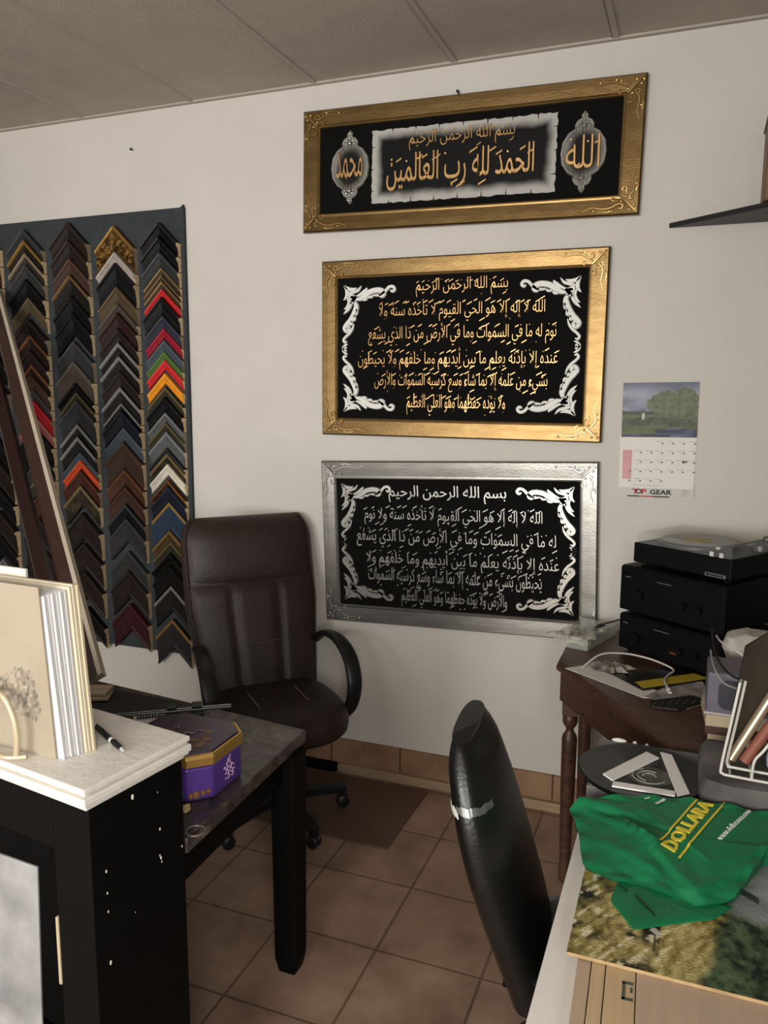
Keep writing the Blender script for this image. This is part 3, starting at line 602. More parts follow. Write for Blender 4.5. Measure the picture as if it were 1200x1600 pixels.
leaning((-1.825, -1.2, .802), (-3.31, -.115, 2.245), .075, .03, mat('stick_brown', (60, 42, 34), .35, var=.25, scale=5), M_PALE, 'moulding_length', 'long brown length of moulding with a pale raw edge, leaning left against the sample board')
leaning((-1.93, -1.21, .802), (-3.40, -.125, 2.12), .06, .03, mat('stick_red', (40, 18, 16), .35, var=.25, scale=5), MATS['stick_red'], 'moulding_length', 'dark reddish length of moulding leaning left of the pale edged one')
leaning((-3.2, -.9, .012), (-3.395, -.11, 2.93), .07, .03, mat('stick_black', (22, 18, 17), .35, var=.25, scale=5), MATS['stick_black'], 'moulding_length', 'added near black stick for the dark band at the far left photo edge')  # added dark stick, stands in for the dark upright band at far left

# ------------------------------------------------------------------ desk with marbled top
dk = thing('desk', 'black legged desk with a dark marbled laminate top', 'desk', (-1.55, -1.48, 0))
DW = (-1.55, -1.48, 0)
M_LAM = bpy.data.materials.new('marbled_laminate'); M_LAM.use_nodes = True
nt = M_LAM.node_tree; N = nt.nodes; L = nt.links; bs = N['Principled BSDF']
tc = N.new('ShaderNodeTexCoord'); n1 = N.new('ShaderNodeTexNoise'); n1.inputs['Scale'].default_value = 9; n1.inputs['Detail'].default_value = 8; n1.inputs['Roughness'].default_value = .68; n1.inputs['Distortion'].default_value = 1.6
L.new(tc.outputs['Object'], n1.inputs[0]); cr = N.new('ShaderNodeValToRGB'); L.new(n1.outputs[0], cr.inputs[0])
cr.color_ramp.elements[0].position = .36; cr.color_ramp.elements[0].color = (*lin((38, 33, 31)), 1)
cr.color_ramp.elements[1].position = .66; cr.color_ramp.elements[1].color = (*lin((118, 104, 94)), 1)
e = cr.color_ramp.elements.new(.52); e.color = (*lin((72, 65, 61)), 1)
L.new(cr.outputs[0], bs.inputs['Base Color']); bs.inputs['Roughness'].default_value = .33
DP = [(-1.95, -1.083), (-1.95, -1.67), (-1.024, -1.822), (-1.043, -1.186)]
b = MB(); b.prism(DP, .712, .75); obj('desk_top', b, M_LAM, dk, DW, smooth=0, bevel=.004)
b = MB()
def dins(e):
    cx_, cy_ = -1.5, -1.45; return [(cx_+(x-cx_)*e, cy_+(y-cy_)*e) for x, y in DP]
DA, DB = dins(.945), dins(.90)
for q in range(4): b.prism([DA[q], DA[(q+1) % 4], DB[(q+1) % 4], DB[q]], .625, .7115)
obj('apron', b, M_BLACKW, dk, DW, smooth=0, bevel=.002)
for x, y in ((-1.066, -1.258), (-1.3, -1.70), (-1.88, -1.18), (-1.88, -1.60)):
    b = MB(); b.loft([[(x+sx*q, y+sy*q, z) for sx, sy in ((-1, -1), (1, -1), (1, 1), (-1, 1))] for q, z in ((.026, 0), (.029, .012), (.036, .05), (.04, .711))]); obj('leg', b, M_BLACKW, dk, DW, smooth=0, bevel=.003)

# mat cutter on the far side of the desk
mc = thing('mat_cutter', 'black mat cutter with a long metal rail on the far end of the marbled desk', 'mat cutter', (-1.6, -1.3, .75)); DW = (-1.6, -1.3, .75)
b = MB(); b.prism([(-1.82, -1.185), (-1.405, -1.185), (-1.37, -1.235), (-1.56, -1.40), (-1.82, -1.50)], .7505, .772); obj('base_board', b, M_BLACKP, mc, DW, smooth=0, bevel=.002)
d = Vector((.82, .575, 0)).normalized()
def rail(b, s0, s1, hw, z0, z1, mi=0, off=0.):
    nrm = Vector((-d.y, d.x, 0)); c0 = Vector((-1.40, -1.277, 0))+nrm*off
    b.prism([tuple((c0+d*s+nrm*q)[:2]) for s, q in ((s0, -hw), (s1, -hw), (s1, hw), (s0, hw))], z0, z1, mi)
b = MB(); rail(b, -.29, .13, .011, .79, .797); rail(b, -.29, .13, .003, .797, .8005); obj('rail', b, mat('rail_metal', (112, 112, 108), .35, .8), mc, DW, smooth=0, bevel=.001)
for s in (-.045, .03):
    b = MB(); rail(b, s-.02, s+.018, .022, .7725, .7885); rail(b, s-.018, s+.012, .016, .8012, .812); rail(b, s-.008, s+.006, .03, .7725, .7895, 0, -.02); obj('slide_block', b, mat('block_teal_black', (34, 40, 42), .5), mc, DW, smooth=0, bevel=.003)
b = MB(); rail(b, -.27, -.24, .03, .7725, .7895); obj('rail_bracket', b, M_BLACKP, mc, DW, smooth=0, bevel=.002)
# printed sheet beside the cutter
pp = thing('printed_label', 'small white printed sheet on the desk between the counter and the mat cutter blocks', 'paper', (-1.49, -1.31, .772)); DW = (-1.49, -1.31, .772)
b = MB(); b.prism([(-1.565, -1.328), (-1.478, -1.262), (-1.425, -1.33), (-1.505, -1.405)], .8025-.029, .8032-.029); obj('sheet', b, M_PAPER, pp, DW, smooth=0)
b = MB()
for k in range(11):
    t = .08+.08*k; x, y = -1.56+(.0865)*t, -1.33+.066*t
    b.prism([(x+.004, y-.006), (x+.008+.003*(k % 2), y-.003), (x+.033, y-.035), (x+.029, y-.038)], .7744, .7748)
b.prism([(-1.53, -1.352), (-1.458, -1.297), (-1.453, -1.303), (-1.525, -1.358)], .7744, .7748); obj('printing', b, M_PRINT, pp, DW, smooth=0)
# pale offcuts under the leaning mouldings
for k, (x, y, z, a, l) in enumerate(((-1.79, -1.275, .7735, .5, 'lowest pale wooden offcut lying under the foot of the leaning mouldings'), (-1.80, -1.262, .7865, .35, 'topmost pale wooden offcut under the foot of the leaning mouldings'))):
    b = MB(); b.box((x, y, z+.006), (.15, .075, .011), 0, a)
    tag(obj('wood_offcut', b, mat('offcut', (168, 152, 128), .7, var=.2), world=(x, y, z), smooth=0, bevel=.002), l, 'offcut', 'offcuts on the desk')

# purple octagonal sweet tin
tn = thing('confectionery_tin', 'purple octagonal sweet tin with a gold rimmed lid on the marbled desk', 'tin', (-1.2, -1.575, .75)); DW = (-1.2, -1.575, .75)
def octa(k, z, hx=.13, hy=.113, c=.048):
    hx, hy = hx*k, hy*k
    return [(-1.2+x, -1.575+y, z) for x, y in ((-hx, -hy+c), (-hx+c, -hy), (hx-c, -hy), (hx, -hy+c), (hx, hy-c), (hx-c, hy), (-hx+c, hy), (-hx, hy-c))]
M_PURP = mat('tin_purple', (100, 68, 160), .3, .2, var=.3, scale=6)
b = MB(); b.loft([octa(.97, .7506), octa(1, .756), octa(1, .832), octa(.985, .838)]); obj('body', b, M_PURP, tn, DW, smooth=0, bevel=.006)
b = MB(); b.loft([octa(1.0, .8395), octa(1.03, .842), octa(1.035, .862), octa(1.02, .871), octa(.985, .872), octa(.975, .870)]); obj('lid', b, mat('tin_gold', (206, 166, 92), .25, .65), tn, DW, smooth=0, bevel=.003)
b = MB(); b.loft([octa(.968, .869), octa(.955, .8745), octa(.8, .876)]); lt = obj('lid_print', b, mat('lid_purple', (58, 38, 66), .3, .1, var=.45, scale=7), tn, DW, smooth=0)
b = MB(); rr = random.Random(9)     # lid script and sweets, raised
def squig(b, cx, cy, wd, ht, n, r, z=.8775, ax='z', rot=0.):
    pts = [(q/(n-1)*wd-wd/2, ht*.5*math.sin(q*2.3)+rr.uniform(-.2, .2)*ht) for q in range(n)]
    P = spline(pts, 4); c, s = math.cos(rot), math.sin(rot)
    if ax == 'z': P = [(cx+x*c-y*s, cy+x*s+y*c, z) for x, y in P]
    else: P = [(z, cx+x, cy+y) for x, y in P]
    b.tube(P, r, 5)
squig(b, -1.2, -1.60, .09, .018, 9, .0018, rot=.9); squig(b, -1.17, -1.56, .05, .012, 7, .0014, rot=.9); squig(b, -1.235, -1.555, .02, .02, 5, .0015, rot=.9)
obj('lid_lettering', b, mat('lid_silver', (150, 140, 158), .3, .6), tn, DW)
b = MB()
for k in range(7): b.sphere((-1.13+rr.uniform(-.03, .02), -1.575+rr.uniform(-.07, .07), .8765), .011, 8, 5, 0, (1.2, .8, .15))
obj('lid_sweets', b, mat('sweet_brown', (120, 82, 52), .4), tn, DW)
b = MB(); X = -1.2+.1312
squig(b, -1.575+.005, .803, .05, .012, 9, .0016, X, 'x'); squig(b, -1.575+.008, .789, .045, .01, 8, .0015, X, 'x'); squig(b, -1.575+.005, .777, .04, .008, 7, .0013, X, 'x')
b.sphere((X, -1.572, .822), .007, 8, 5, 0, (.2, 1, 1)); b.sphere((X, -1.565, .83), .004, 8, 5, 0, (.2, 1, 1)); b.sphere((X, -1.58, .814), .006, 8, 5, 0, (.2, .7, 1)); b.sphere((X, -1.565, .815), .005, 8, 5, 0, (.2, .6, 1.2))
obj('crest_and_lettering', b, mat('tin_white_print', (214, 176, 214), .4), tn, DW)
b = MB()
for k, (t, zz, r_, mi) in enumerate(((.0, .771, .013, 0), (.35, .768, .016, 1), (.6, .77, .012, 1), (.8, .772, .011, 1), (-.2, .782, .016, 0), (.15, .766, .012, 1))):
    p0 = Vector((-1.2+.13, -1.575-.113+.048, zz)); p1 = Vector((-1.2+.13-.048, -1.575-.113, zz)); p = p0.lerp(p1, min(1, max(0, 1-t))) if t < 1 else p0
    if t <= 0: p = Vector((-1.2+.082-.02-.02*abs(t)*4, -1.575-.1135, zz))
    b.sphere(p, r_, 8, 5, mi, (1, .25, .8) if t <= 0 else (.6, .6, .7))
obj('printed_sweets', b, [mat('sweet_green', (38, 120, 72), .4), mat('sweet_toffee', (142, 96, 58), .4)], tn, DW)
b = MB(); b.box((-1.10, -1.722, .757), (.022, .02, .012)); b.box((-1.094, -1.722, .766), (.012, .018, .005))
tag(obj('toffee_block', b, mat('beige_block', (206, 178, 124), .5), world=(-1.1, -1.722, .7505), smooth=0, bevel=.003), 'tiny beige block on the marbled desk in front of the purple tin', 'block')
b = MB(); b.tube([(-1.022+.022*math.cos(2*PI*k/28), -1.79+.022*math.sin(2*PI*k/28), .7535) for k in range(28)], .0022, 6, closed=True)
tag(obj('key_ring', b, M_CHROME, world=(-1.022, -1.79, .7513)), 'small metal ring near the edge of the marbled desk', 'ring')

# ------------------------------------------------------------------ black cabinet with stepped white top
CX = -1.01
cb = thing('display_cabinet', 'black cabinet with a thick stepped white top in the left foreground', 'cabinet', (-1.5, -1.96, 0)); cb.location = (-1.5096, -1.8855, 0); cb.rotation_euler = (0, 0, math.radians(-8.6)); DW = (-1.5, -1.96, 0)
b = MB()
xl, xr, yf, yb = -2.2, -1.032, -2.086, -1.829
b.bb((xr-.11, yf, 0), (xr, yb, .944)); b.bb((xl, yf, 0), (xl+.11, yb, .944)); b.bb((xl+.11, yb-.02, 0), (xr-.11, yb, .944)); b.bb((xl+.11, yf, .83), (xr-.11, yb-.02, .944)); b.bb((xl+.11, yf, 0), (xr-.11, yb-.02, .09))
obj('body', b, M_BLACKW, cb, DW, smooth=0, bevel=.003)
b = MB()
def slab(e, z0, z1): b.bb((xl-e, yf-e, z0), (xr+e-.004, yb+min(e, .01), z1))
slab(.006, .9445, .956); slab(.018, .956, .966); slab(.026, .966, .982); slab(.016, .982, .988); slab(.022, .988, 1.0)
obj('white_top', b, M_WHITEP, cb, DW, smooth=0, bevel=.004)
b = MB(); b.bb((xr-.118, yf-.002, .52), (xr-.1105, yf+.03, .675)); obj('pale_stile_strip', b, mat('pale_strip', (186, 170, 140), .7), cb, DW, smooth=0, bevel=.002)  # thin pale vertical strip on the inner stile
b = MB(); rr = random.Random(2)
for y, z, r_ in ((-1.974, .921, .006), (-1.902, .813, .0035), (-1.902, .745, .004), (-1.905, .752, .003), (-1.9, .735, .0028), (-2.05, .795, .0035), (-2.05, .747, .003), (-2.05, .706, .003), (-2.05, .591, .005), (-1.838, .739, .003), (-1.98, .662, .0018), (-1.905, .9, .0018)):
    b.sphere((xr+.0005, y, z), r_, 7, 4, 0, (.15, .6, 1.1))
obj('paint_fleck', b, M_WHITEP, cb, DW)['kind'] = 'stuff'
b = MB(); b.add([(-1.42, -2.02, .0905), (-1.285, -2.03, .0905), (-1.30, -1.99, .715), (-1.44, -1.98, .715), (-1.42, -2.016, .0905), (-1.285, -2.026, .0905), (-1.30, -1.986, .715), (-1.44, -1.976, .715)], [(0, 1, 2, 3), (7, 6, 5, 4), (0, 4, 5, 1), (1, 5, 6, 2), (2, 6, 7, 3), (3, 7, 4, 0)])
tag(obj('pencil_drawing', b, mat('drawing_paper', (176, 176, 175), .7, rgb2=(120, 120, 120), scale=5), world=(-1.36, -2.02, .09), smooth=0), 'grey and white drawing leaning inside the black cabinet at the photo edge', 'drawing')

# album of mounted prints standing on the white top
al = thing('print_album', 'cream covered album with a tree drawing standing on the white cabinet top', 'album', (-1.22, -1.99, 1.0)); DW = (-1.22, -1.99, 1.0)
TOPS = 1.0005
def leaf(b, x, y, t, wd, h0, h1, mi=0, tilt=-.02):
    """one upright sheet: right edge at x, y, thickness t (towards +y)"""
    b.add([(x-wd, y+.012, h0), (x, y, h0), (x, y+t, h0), (x-wd, y+t+.012, h0), (x-wd+tilt, y+.012, h1), (x+tilt, y, h1), (x+tilt, y+t, h1), (x-wd+tilt, y+t+.012, h1)], [(3, 2, 1, 0), (4, 5, 6, 7), (0, 1, 5, 4), (1, 2, 6, 5), (2, 3, 7, 6), (3, 0, 4, 7)], mi)
def cover_pic(u, v):
    c = mixc(lin((150, 139, 120)), lin((160, 149, 130)), fbm(u*4, v*4, 2)*1.4)
    for cx, cz, rx, rz in ((.76, .42, .12, .1), (.85, .3, .06, .11), (.66, .34, .14, .13), (.8, .26, .08, .06)):
        dd = ((u-cx)/rx)**2+((v-cz)/rz)**2
        if dd + (fbm(u*26, v*26, 5)-.5)*1.5 < .9: c = mixc(lin((70, 68, 66)), lin((176, 164, 142)), fbm(u*50, v*50, 8)*1.8-.4)
    return c
b = MB(); vs = []; cs = []; nx, nz = 60, 70
x, y, wd = -1.197, -2.021, .30
for j in range(nz+1):
    for i in range(nx+1):
        u, v = i/nx, j/nz; vs.append((x-wd+wd*u-.021*v, y+.012*(1-u)-.0004, TOPS+(1.365-TOPS)*v)); cs.append(cover_pic(u, v))
b.add(vs, [(j*(nx+1)+i, j*(nx+1)+i+1, (j+1)*(nx+1)+i+1, (j+1)*(nx+1)+i) for j in range(nz) for i in range(nx)])
pic = obj('cover_drawing', b, vcol_mat('printed_cover', .7), al, DW, smooth=0, cols=cs)
b = MB(); leaf(b, x, y, .003, wd, TOPS, 1.365, 0, -.021); obj('front_cover', b, M_CREAM, al, DW, smooth=0)
b = MB()
for k in range(9):
    t = k/8; leaf(b, -1.183+.016*t+(.003 if k % 3 == 0 else 0), -2.0155+.0047*k, .0036, .27, TOPS+.001*(k % 2), 1.345+.006*t, 0, -.03+.006*t)
obj('pages', b, mat('white_pages', (206, 204, 204), .7, var=.05), al, DW, smooth=0)
b = MB(); leaf(b, -1.160, -1.9715, .004, .28, TOPS, 1.358, 0, -.024); leaf(b, -1.157, -1.9665, .006, .28, TOPS, 1.362, 0, -.024); obj('divider_cards', b, mat('cream_divider', (206, 196, 172), .7), al, DW, smooth=0)
b = MB(); leaf(b, -1.152, -1.9590, .006, .29, TOPS, 1.36, 0, -.024); obj('back_cover', b, mat('back_cover_card', (200, 187, 158), .7, var=.04), al, DW, smooth=0)
b = MB(); leaf(b, -1.312, -1.946, .006, .2, 1.0005, 1.378, 0, -.014)
tag(obj('foam_board', b, mat('foam_white', (226, 222, 210), .6), world=(-1.4, -1.94, 1.0), smooth=0), 'taller white board standing behind the cream album at the photo edge', 'board')
# wire easel holding the album
b = MB(); pts = spline([(-1.40, -2.045, 1.10), (-1.345, -2.05, 1.135), (-1.30, -2.052, 1.135), (-1.275, -2.053, 1.10), (-1.266, -2.053, 1.055), (-1.272, -2.052, 1.01)], 6); b.tube(pts, .0062, 10)
b.tube(spline([(-1.44, -2.045, 1.0055), (-1.34, -2.055, 1.0055), (-1.29, -2.06, 1.0055), (-1.255, -2.042, 1.0055)], 6), .005, 8)
tag(obj('wire_easel', b, mat('cream_wire', (206, 192, 160), .35, .3), world=(-1.3, -2.06, 1.0)), 'curved cream wire easel in front of the album', 'easel')
# pen
pn = thing('pen', 'black ballpoint pen with a clear tip lying on the white cabinet top', 'pen', (-1.15, -1.91, 1.0)); DW = (-1.15, -1.91, 1.0)
a_, e_ = Vector((-1.222, -1.872, 1.0075)), Vector((-1.082, -1.948, 1.0065))
P = lambda t: a_.lerp(e_, t)
b = MB(); b.tube([P(0), P(.04), P(.5), P(.54)], [.004, .006, .0065, .006], 12); b.tube([P(.6), P(.66), P(.84), P(.9)], [.006, .0066, .006, .0045], 12); obj('barrel', b, M_BLACKP, pn, DW)
b = MB(); b.tube([P(.54), P(.6)], .0066, 12); obj('white_band', b, mat('pen_white', (220, 220, 218), .4), pn, DW)
b = MB(); b.tube([P(.9), P(.95), P(1)], [.0045, .0035, .001], 12); obj('clear_tip', b, mat('pen_clear', (176, 178, 176), .2), pn, DW)
b = MB(); b.tube([P(.02)+Vector((0, 0, .007)), P(.3)+Vector((0, 0, .0085))], .0018, 6); obj('clip', b, M_BLACKP, pn, DW)

# ------------------------------------------------------------------ office chairs (local: x right, y forward, z up)
def office_chair(name, label, loc, rz, top=1.24, hw=.262, seat_w=.25, leather=M_LEATHB, seams=True, recline=.2, seat_z=.5, thick=.055, arms=True, bulge=0., base_rot=0., tape=False):
    r = thing(name, label, 'office chair', loc, rz)
    zb = seat_z-.06; NB = 92 if seams else 40; SEG = 128 if seams else 56; EX = 3.4 if seams else 2.5
    def prof(v):     # centre y, half width, half thickness
        c = -.2 - recline*v**1.15 - .028*math.sin(v*PI*1.0) + bulge*math.sin(v*PI)*-.5
        k = .86+.16*min(1, v*1.9); ww = hw*(k if v < .86 else k*(1-.15*((v-.86)/.14)**2.4)) if seams else hw*k*(1-(.36*((v-.62)/.38)**2.2 if v > .62 else 0))
        t = thick*(.8+.28*math.sin(PI*min(1, v*.95+.12))); t = t if v < .88 else t*max(.3 if seams else .6, math.sqrt(max(.02, 1-((v-.88)/.124)**2)))
        return c, ww, t
    def puff(u, v):
        if not seams: return .01*(1-u*u)*math.sin(PI*min(1, v*1.02))
        sv = .655
        if v > sv: a = math.sin(PI*min(1, (v-sv)/(1-sv)))**.45; return .032*a*(1-u**4)
        e = min(1, (sv-v)/.06); s_ = min(abs(abs(u)-.36)/.09, 1); return .024*(e**.5)*(.25+.75*s_**.6)*(1-.25*u*u)
    def bp(u, v, off=0.):      # point on the padded front
        c, ww, t = prof(v); return (u*ww, c + t*max(0, 1-abs(u)**EX)**(1/EX) + puff(u, v) + off, zb+(top-zb)*v)
    secs = []
    for k in range(NB+1):
        v = k/NB; c, ww, t = prof(v); q = []
        for i in range(SEG):
            a = 2*PI*i/SEG; ca, sa = math.cos(a), math.sin(a)
            x = ww*math.copysign(abs(ca)**(2/EX), ca); y = t*math.copysign(abs(sa)**(2/EX), sa)
            if sa > 0: y += puff(x/ww, v)*min(1, sa*1.6)
            q.append((x, c+y, zb+(top-zb)*v))
        secs.append(q)
    b = MB(); b.loft(secs); back = obj('backrest', b, leather, r, smooth=60)
    if seams:
        b = MB(); b.tube([bp(-.97+1.94*k/30, .655, .001) for k in range(31)], .0028, 6); obj('seam', b, M_PIPE, back)
        for u in (-.36, .36):
            b = MB(); b.tube([bp(u+.05*(1-v)*math.copysign(1, u)*0, v, .001) for v in [.06+.59*k/24 for k in range(25)]], .0026, 6); obj('seam', b, M_PIPE, back)
        b = MB(); b.tube([bp(-.33+.66*k/12, .33+.006*math.sin(k), .0005) for k in range(13)], .0018, 6); obj('seam', b, M_PIPE, back)
    # piping round the edge
    b = MB(); pts = []
    for side_ in (1, -1):
        ks = range(1, NB) if side_ > 0 else range(NB-1, 0, -1)
        for k in ks:
            c, ww, t = prof(k/NB); pts.append((side_*ww*.965, c+t*.8, zb+(top-zb)*k/NB))
    if seams: b.tube(pts, .0045, 6); obj('piping', b, leather, back)
    if tape:
        for a0, a1, v0, v1, mt in ((-1.0, -.25, .765, .80, 0), (-.3, .9, .783, .81, 1)):
            b = MB(); NA = 14; rr = random.Random(6)
            vs = []
            for vv in (v0, v1):
                c, ww, t = prof(vv)
                for i in range(NA+1):
                    a = a0+(a1-a0)*i/NA; ca, sa = math.cos(a), math.sin(a); x = ww*math.copysign(abs(ca)**(2/EX), ca); y = t*math.copysign(abs(sa)**(2/EX), sa)
                    if sa > 0: y += puff(x/ww, vv)*min(1, sa*1.6)
                    vs.append((x*1.006+.0008, c+y*1.02+math.copysign(.0016, sa), zb+(top-zb)*(vv+rr.uniform(-.006, .006))))
            b.add(vs, [(i, i+1, NA+2+i, NA+1+i) for i in range(NA)]); obj('repair_tape', b, (mat('tape_white', (214, 216, 206), .5), mat('tape_silver', (120, 124, 122), .2, .5))[mt], back, smooth=80)
    # seat cushion
    b = MB(); dome = [(.0, -.075), (.7, -.075), (.93, -.066), (.99, -.045), (1.0, -.02), (.985, .004), (.94, .022), (.85, .031), (.6, .035), (.3, .036), (0, .036)]
    def seatfn(x, y, z):
        f = max(0, (y-.1)/.2); return (x*(1-.1*max(0, -(y)/.25)), y, z - .035*f*f)
    b.pouch((0, .035, seat_z), seat_w, .26, dome, 3.6, 44, 0, seatfn); seat = obj('seat', b, leather, r, smooth=60)
    if seams:
        for u in (-.1, .1):
            b = MB(); b.tube([(u, y, seat_z+.0372-.0008-.035*max(0, (y-.1)/.2)**2*1.0) for y in [-.06+.02*k for k in range(10)]], .0022, 6); obj('seam', b, M_PALESEAM, seat)
    if arms:
        for sx in (-1, 1):
            X = sx*(seat_w+.022); b = MB()
            pts = spline([(sx*(seat_w+.005), -.235, seat_z+.165), (X, -.16, seat_z+.215), (X+sx*.01, -.03, seat_z+.225), (X+sx*.016, .08, seat_z+.18), (X+sx*.016, .135, seat_z+.09), (X+sx*.008, .125, seat_z-.005), (X-sx*.01, .08, seat_z-.07), (X-sx*.07, .05, seat_z-.092)], 6)
            secs = []
            for i, p in enumerate(pts):
                a, c = Vector(pts[max(0, i-1)]), Vector(pts[min(len(pts)-1, i+1)]); t = (c-a).normalized(); sd = Vector((1, 0, 0)); sd = (sd-t*sd.dot(t)).normalized(); n = t.cross(sd)
                ww, hh = .027*(.75+.45*math.sin(PI*i/(len(pts)-1))), .013
                secs.append([Vector(p)+sd*ww*math.copysign(abs(math.cos(2*PI*k/14))**.7, math.cos(2*PI*k/14))+n*hh*math.copysign(abs(math.sin(2*PI*k/14))**.7, math.sin(2*PI*k/14)) for k in range(14)])
            b.loft(secs); obj('armrest', b, M_BLACKP, r, smooth=60)
    b = MB(); b.box((0, 0, seat_z-.098), (.2, .26, .03)); b.box((0, -.17, seat_z-.1), (.07, .2, .02)); b.tube([(0, -.24, seat_z-.1), (0, -.275, seat_z-.02), (0, -.285, seat_z+.12)], .02, 8); obj('tilt_plate', b, M_BLACKM, r, smooth=0)
    b = MB(); b.lathe([(0, .11), (.032, .11), (.032, .25), (.022, .252), (.022, seat_z-.112), (0, seat_z-.112)], (0, 0, 0), 16); obj('gas_column', b, M_BLACKP, r)
    for k in range(5):
        a = base_rot+2*PI*k/5; dx, dy = math.cos(a), math.sin(a); b = MB()
        secs = []
        for s, hh, ww, z in ((.02, .03, .032, .1), (.12, .024, .026, .098), (.22, .02, .022, .09), (.285, .017, .02, .083), (.298, .012, .015, .081)):
            secs.append([(dx*s-dy*ww*p, dy*s+dx*ww*p, z+hh*q) for p, q in ((-1, -.8), (1, -.8), (1, .5), (.6, 1), (-.6, 1), (-1, .5))])
        b.loft(secs); arm = obj('base_arm', b, M_BLACKP, r, smooth=30)
        cbm = MB(); cx_, cy_ = dx*.283, dy*.283; ca = a+.9*k; ux, uy = math.cos(ca), math.sin(ca)
        for q in (-1, 1):
            ctr = Vector((cx_-uy*.013*q, cy_+ux*.013*q, .0265)); ring = []
            for off in (-.009, -.005, .005, .009):
                rr_ = .026 if abs(off) < .006 else .021
                ring.append([(ctr.x-uy*off+ux*rr_*math.cos(2*PI*i/18), ctr.y+ux*off+uy*rr_*math.cos(2*PI*i/18), ctr.z+rr_*math.sin(2*PI*i/18)) for i in range(18)])
            cbm.loft(ring)
        cbm.box((cx_, cy_, .05), (.03, .03, .02), 0, ca); cbm.tube([(cx_, cy_, .05), (cx_, cy_, .078)], .008, 8); obj('caster', cbm, M_BLACKP, arm, smooth=40)
    return r
office_chair('office_chair', 'dark brown leather high backed office chair by the wall, behind the marbled desk', (-1.53, -.50, .0065), math.radians(-133.5), 1.215, .282, .255, M_LEATHB, True, .2, .50, .055, True, 0, math.radians(133.5+40.5))
fgc = office_chair('office_chair', 'black leather office chair seen edge on beside the white table, its back patched with tape', (-.085, -1.47, 0), math.radians(-84), 1.0, .205, .21, M_LEATHK, False, .17, .47, .058, False, -.02, .3, True)

# ------------------------------------------------------------------ brown side table in the corner
wt = thing('side_table', 'dark brown wooden side table with turned legs standing in the corner', 'table', (-.1, -.45, 0)); DW = (-.1, -.45, 0)
TP = [(-.405, -.045), (-.405, -.515), (-.01, -1.085), (.62, -1.085), (.62, -.045)]
def inset(poly, e):
    n = len(poly); cx_ = sum(p[0] for p in poly)/n; cy_ = sum(p[1] for p in poly)/n; out = []
    for i in range(n):
        p, q, r_ = Vector(poly[i-1]), Vector(poly[i]), Vector(poly[(i+1) % n])
        d1, d2 = (q-p).normalized(), (r_-q).normalized(); n1, n2 = Vector((-d1.y, d1.x)), Vector((-d2.y, d2.x)); m_ = (n1+n2).normalized(); out.append(tuple(q+m_*e/max(.3, m_.dot(n1))))
    return out
b = MB(); secs = [[(x, y, z) for x, y in inset(TP, e)] for e, z in ((.012, .796), (.002, .802), (0, .812), (.003, .822), (.014, .828), (.022, .83))]; b.loft(secs); obj('table_top', b, M_WOODT, wt, DW, smooth=25)
b = MB(); o1, o2 = inset(TP, .016), inset(TP, .04)
b.loft([[(x, y, z) for x, y in o1] for z in (.69, .7955)]); obj('apron', b, M_WOODT, wt, DW, smooth=0, bevel=.003)
LEG = [(.019, 0), (.021, .02), (.019, .05), (.022, .2), (.026, .38), (.027, .52), (.0275, .545), (.024, .56), (.014, .575), (.0135, .585), (.022, .597), (.027, .61), (.027, .63), (.02, .64)]
for x, y in ((-.352, -.49), (-.34, -.13), (.56, -1.02), (.56, -.1), (.02, -1.0)):
    b = MB(); b.lathe([(q, z) for q, z in LEG], (x, y, 0), 20); b.box((x, y, .668), (.052, .052, .055)); obj('leg', b, M_WOODT, wt, DW, smooth=40)
# thin cord on the wall beside the table
b = MB(); b.tube(spline([(-.395, -.02, .68), (-.40, -.012, .5), (-.41, -.012, .28), (-.44, -.02, .17), (-.40, -.025, .10), (-.35, -.02, .12), (-.3, -.02, .2)], 6), .0025, 6)
tag(obj('hanging_cable', b, mat('cord_grey', (120, 116, 108), .6), world=(-.4, -.012, .17)), 'thin grey cord hanging down the wall left of the brown side table', 'cord')

# stereo stack
RZ = math.radians(-34)
def unit(name, label, cat, loc, wd, dp, h, parts):
    r = thing(name, label, cat, loc, RZ)
    b = MB(); b.box((0, 0, h/2+.006), (wd, dp, h-.012)); obj('body', b, M_BLACKM, r, smooth=0, bevel=.004)
    for sx in (-1, 1):
        for sy_ in (-1, 1):
            b = MB(); b.lathe([(.012, 0.0003), (.014, .0055), (.0, .006)], (sx*(wd/2-.03), sy_*(dp/2-.03), 0), 12); obj('foot', b, M_BLACKP, r)
    return r
def corner_loc(lx, ly, wd, dp, z):    # world place of the unit whose left front corner is at lx, ly
    c, s = math.cos(RZ), math.sin(RZ); return (lx + c*wd/2 - s*dp/2, ly + s*wd/2 + c*dp/2, z)
M_DARKP = mat('stereo_front', (9, 9, 10), .6, spec=.12); M_DIM = mat('dim_print', (96, 96, 94), .5)
u1 = unit('stereo_receiver', 'black stereo receiver at the bottom of the stack on the brown table', 'stereo', corner_loc(-.213, -.29, .4, .29, .8305), .4, .29, .142, None)
u2 = unit('stereo_amplifier', 'black amplifier in the middle of the stack, under the record player', 'stereo', corner_loc(-.216, -.29, .41, .29, .9735), .41, .29, .176, None)
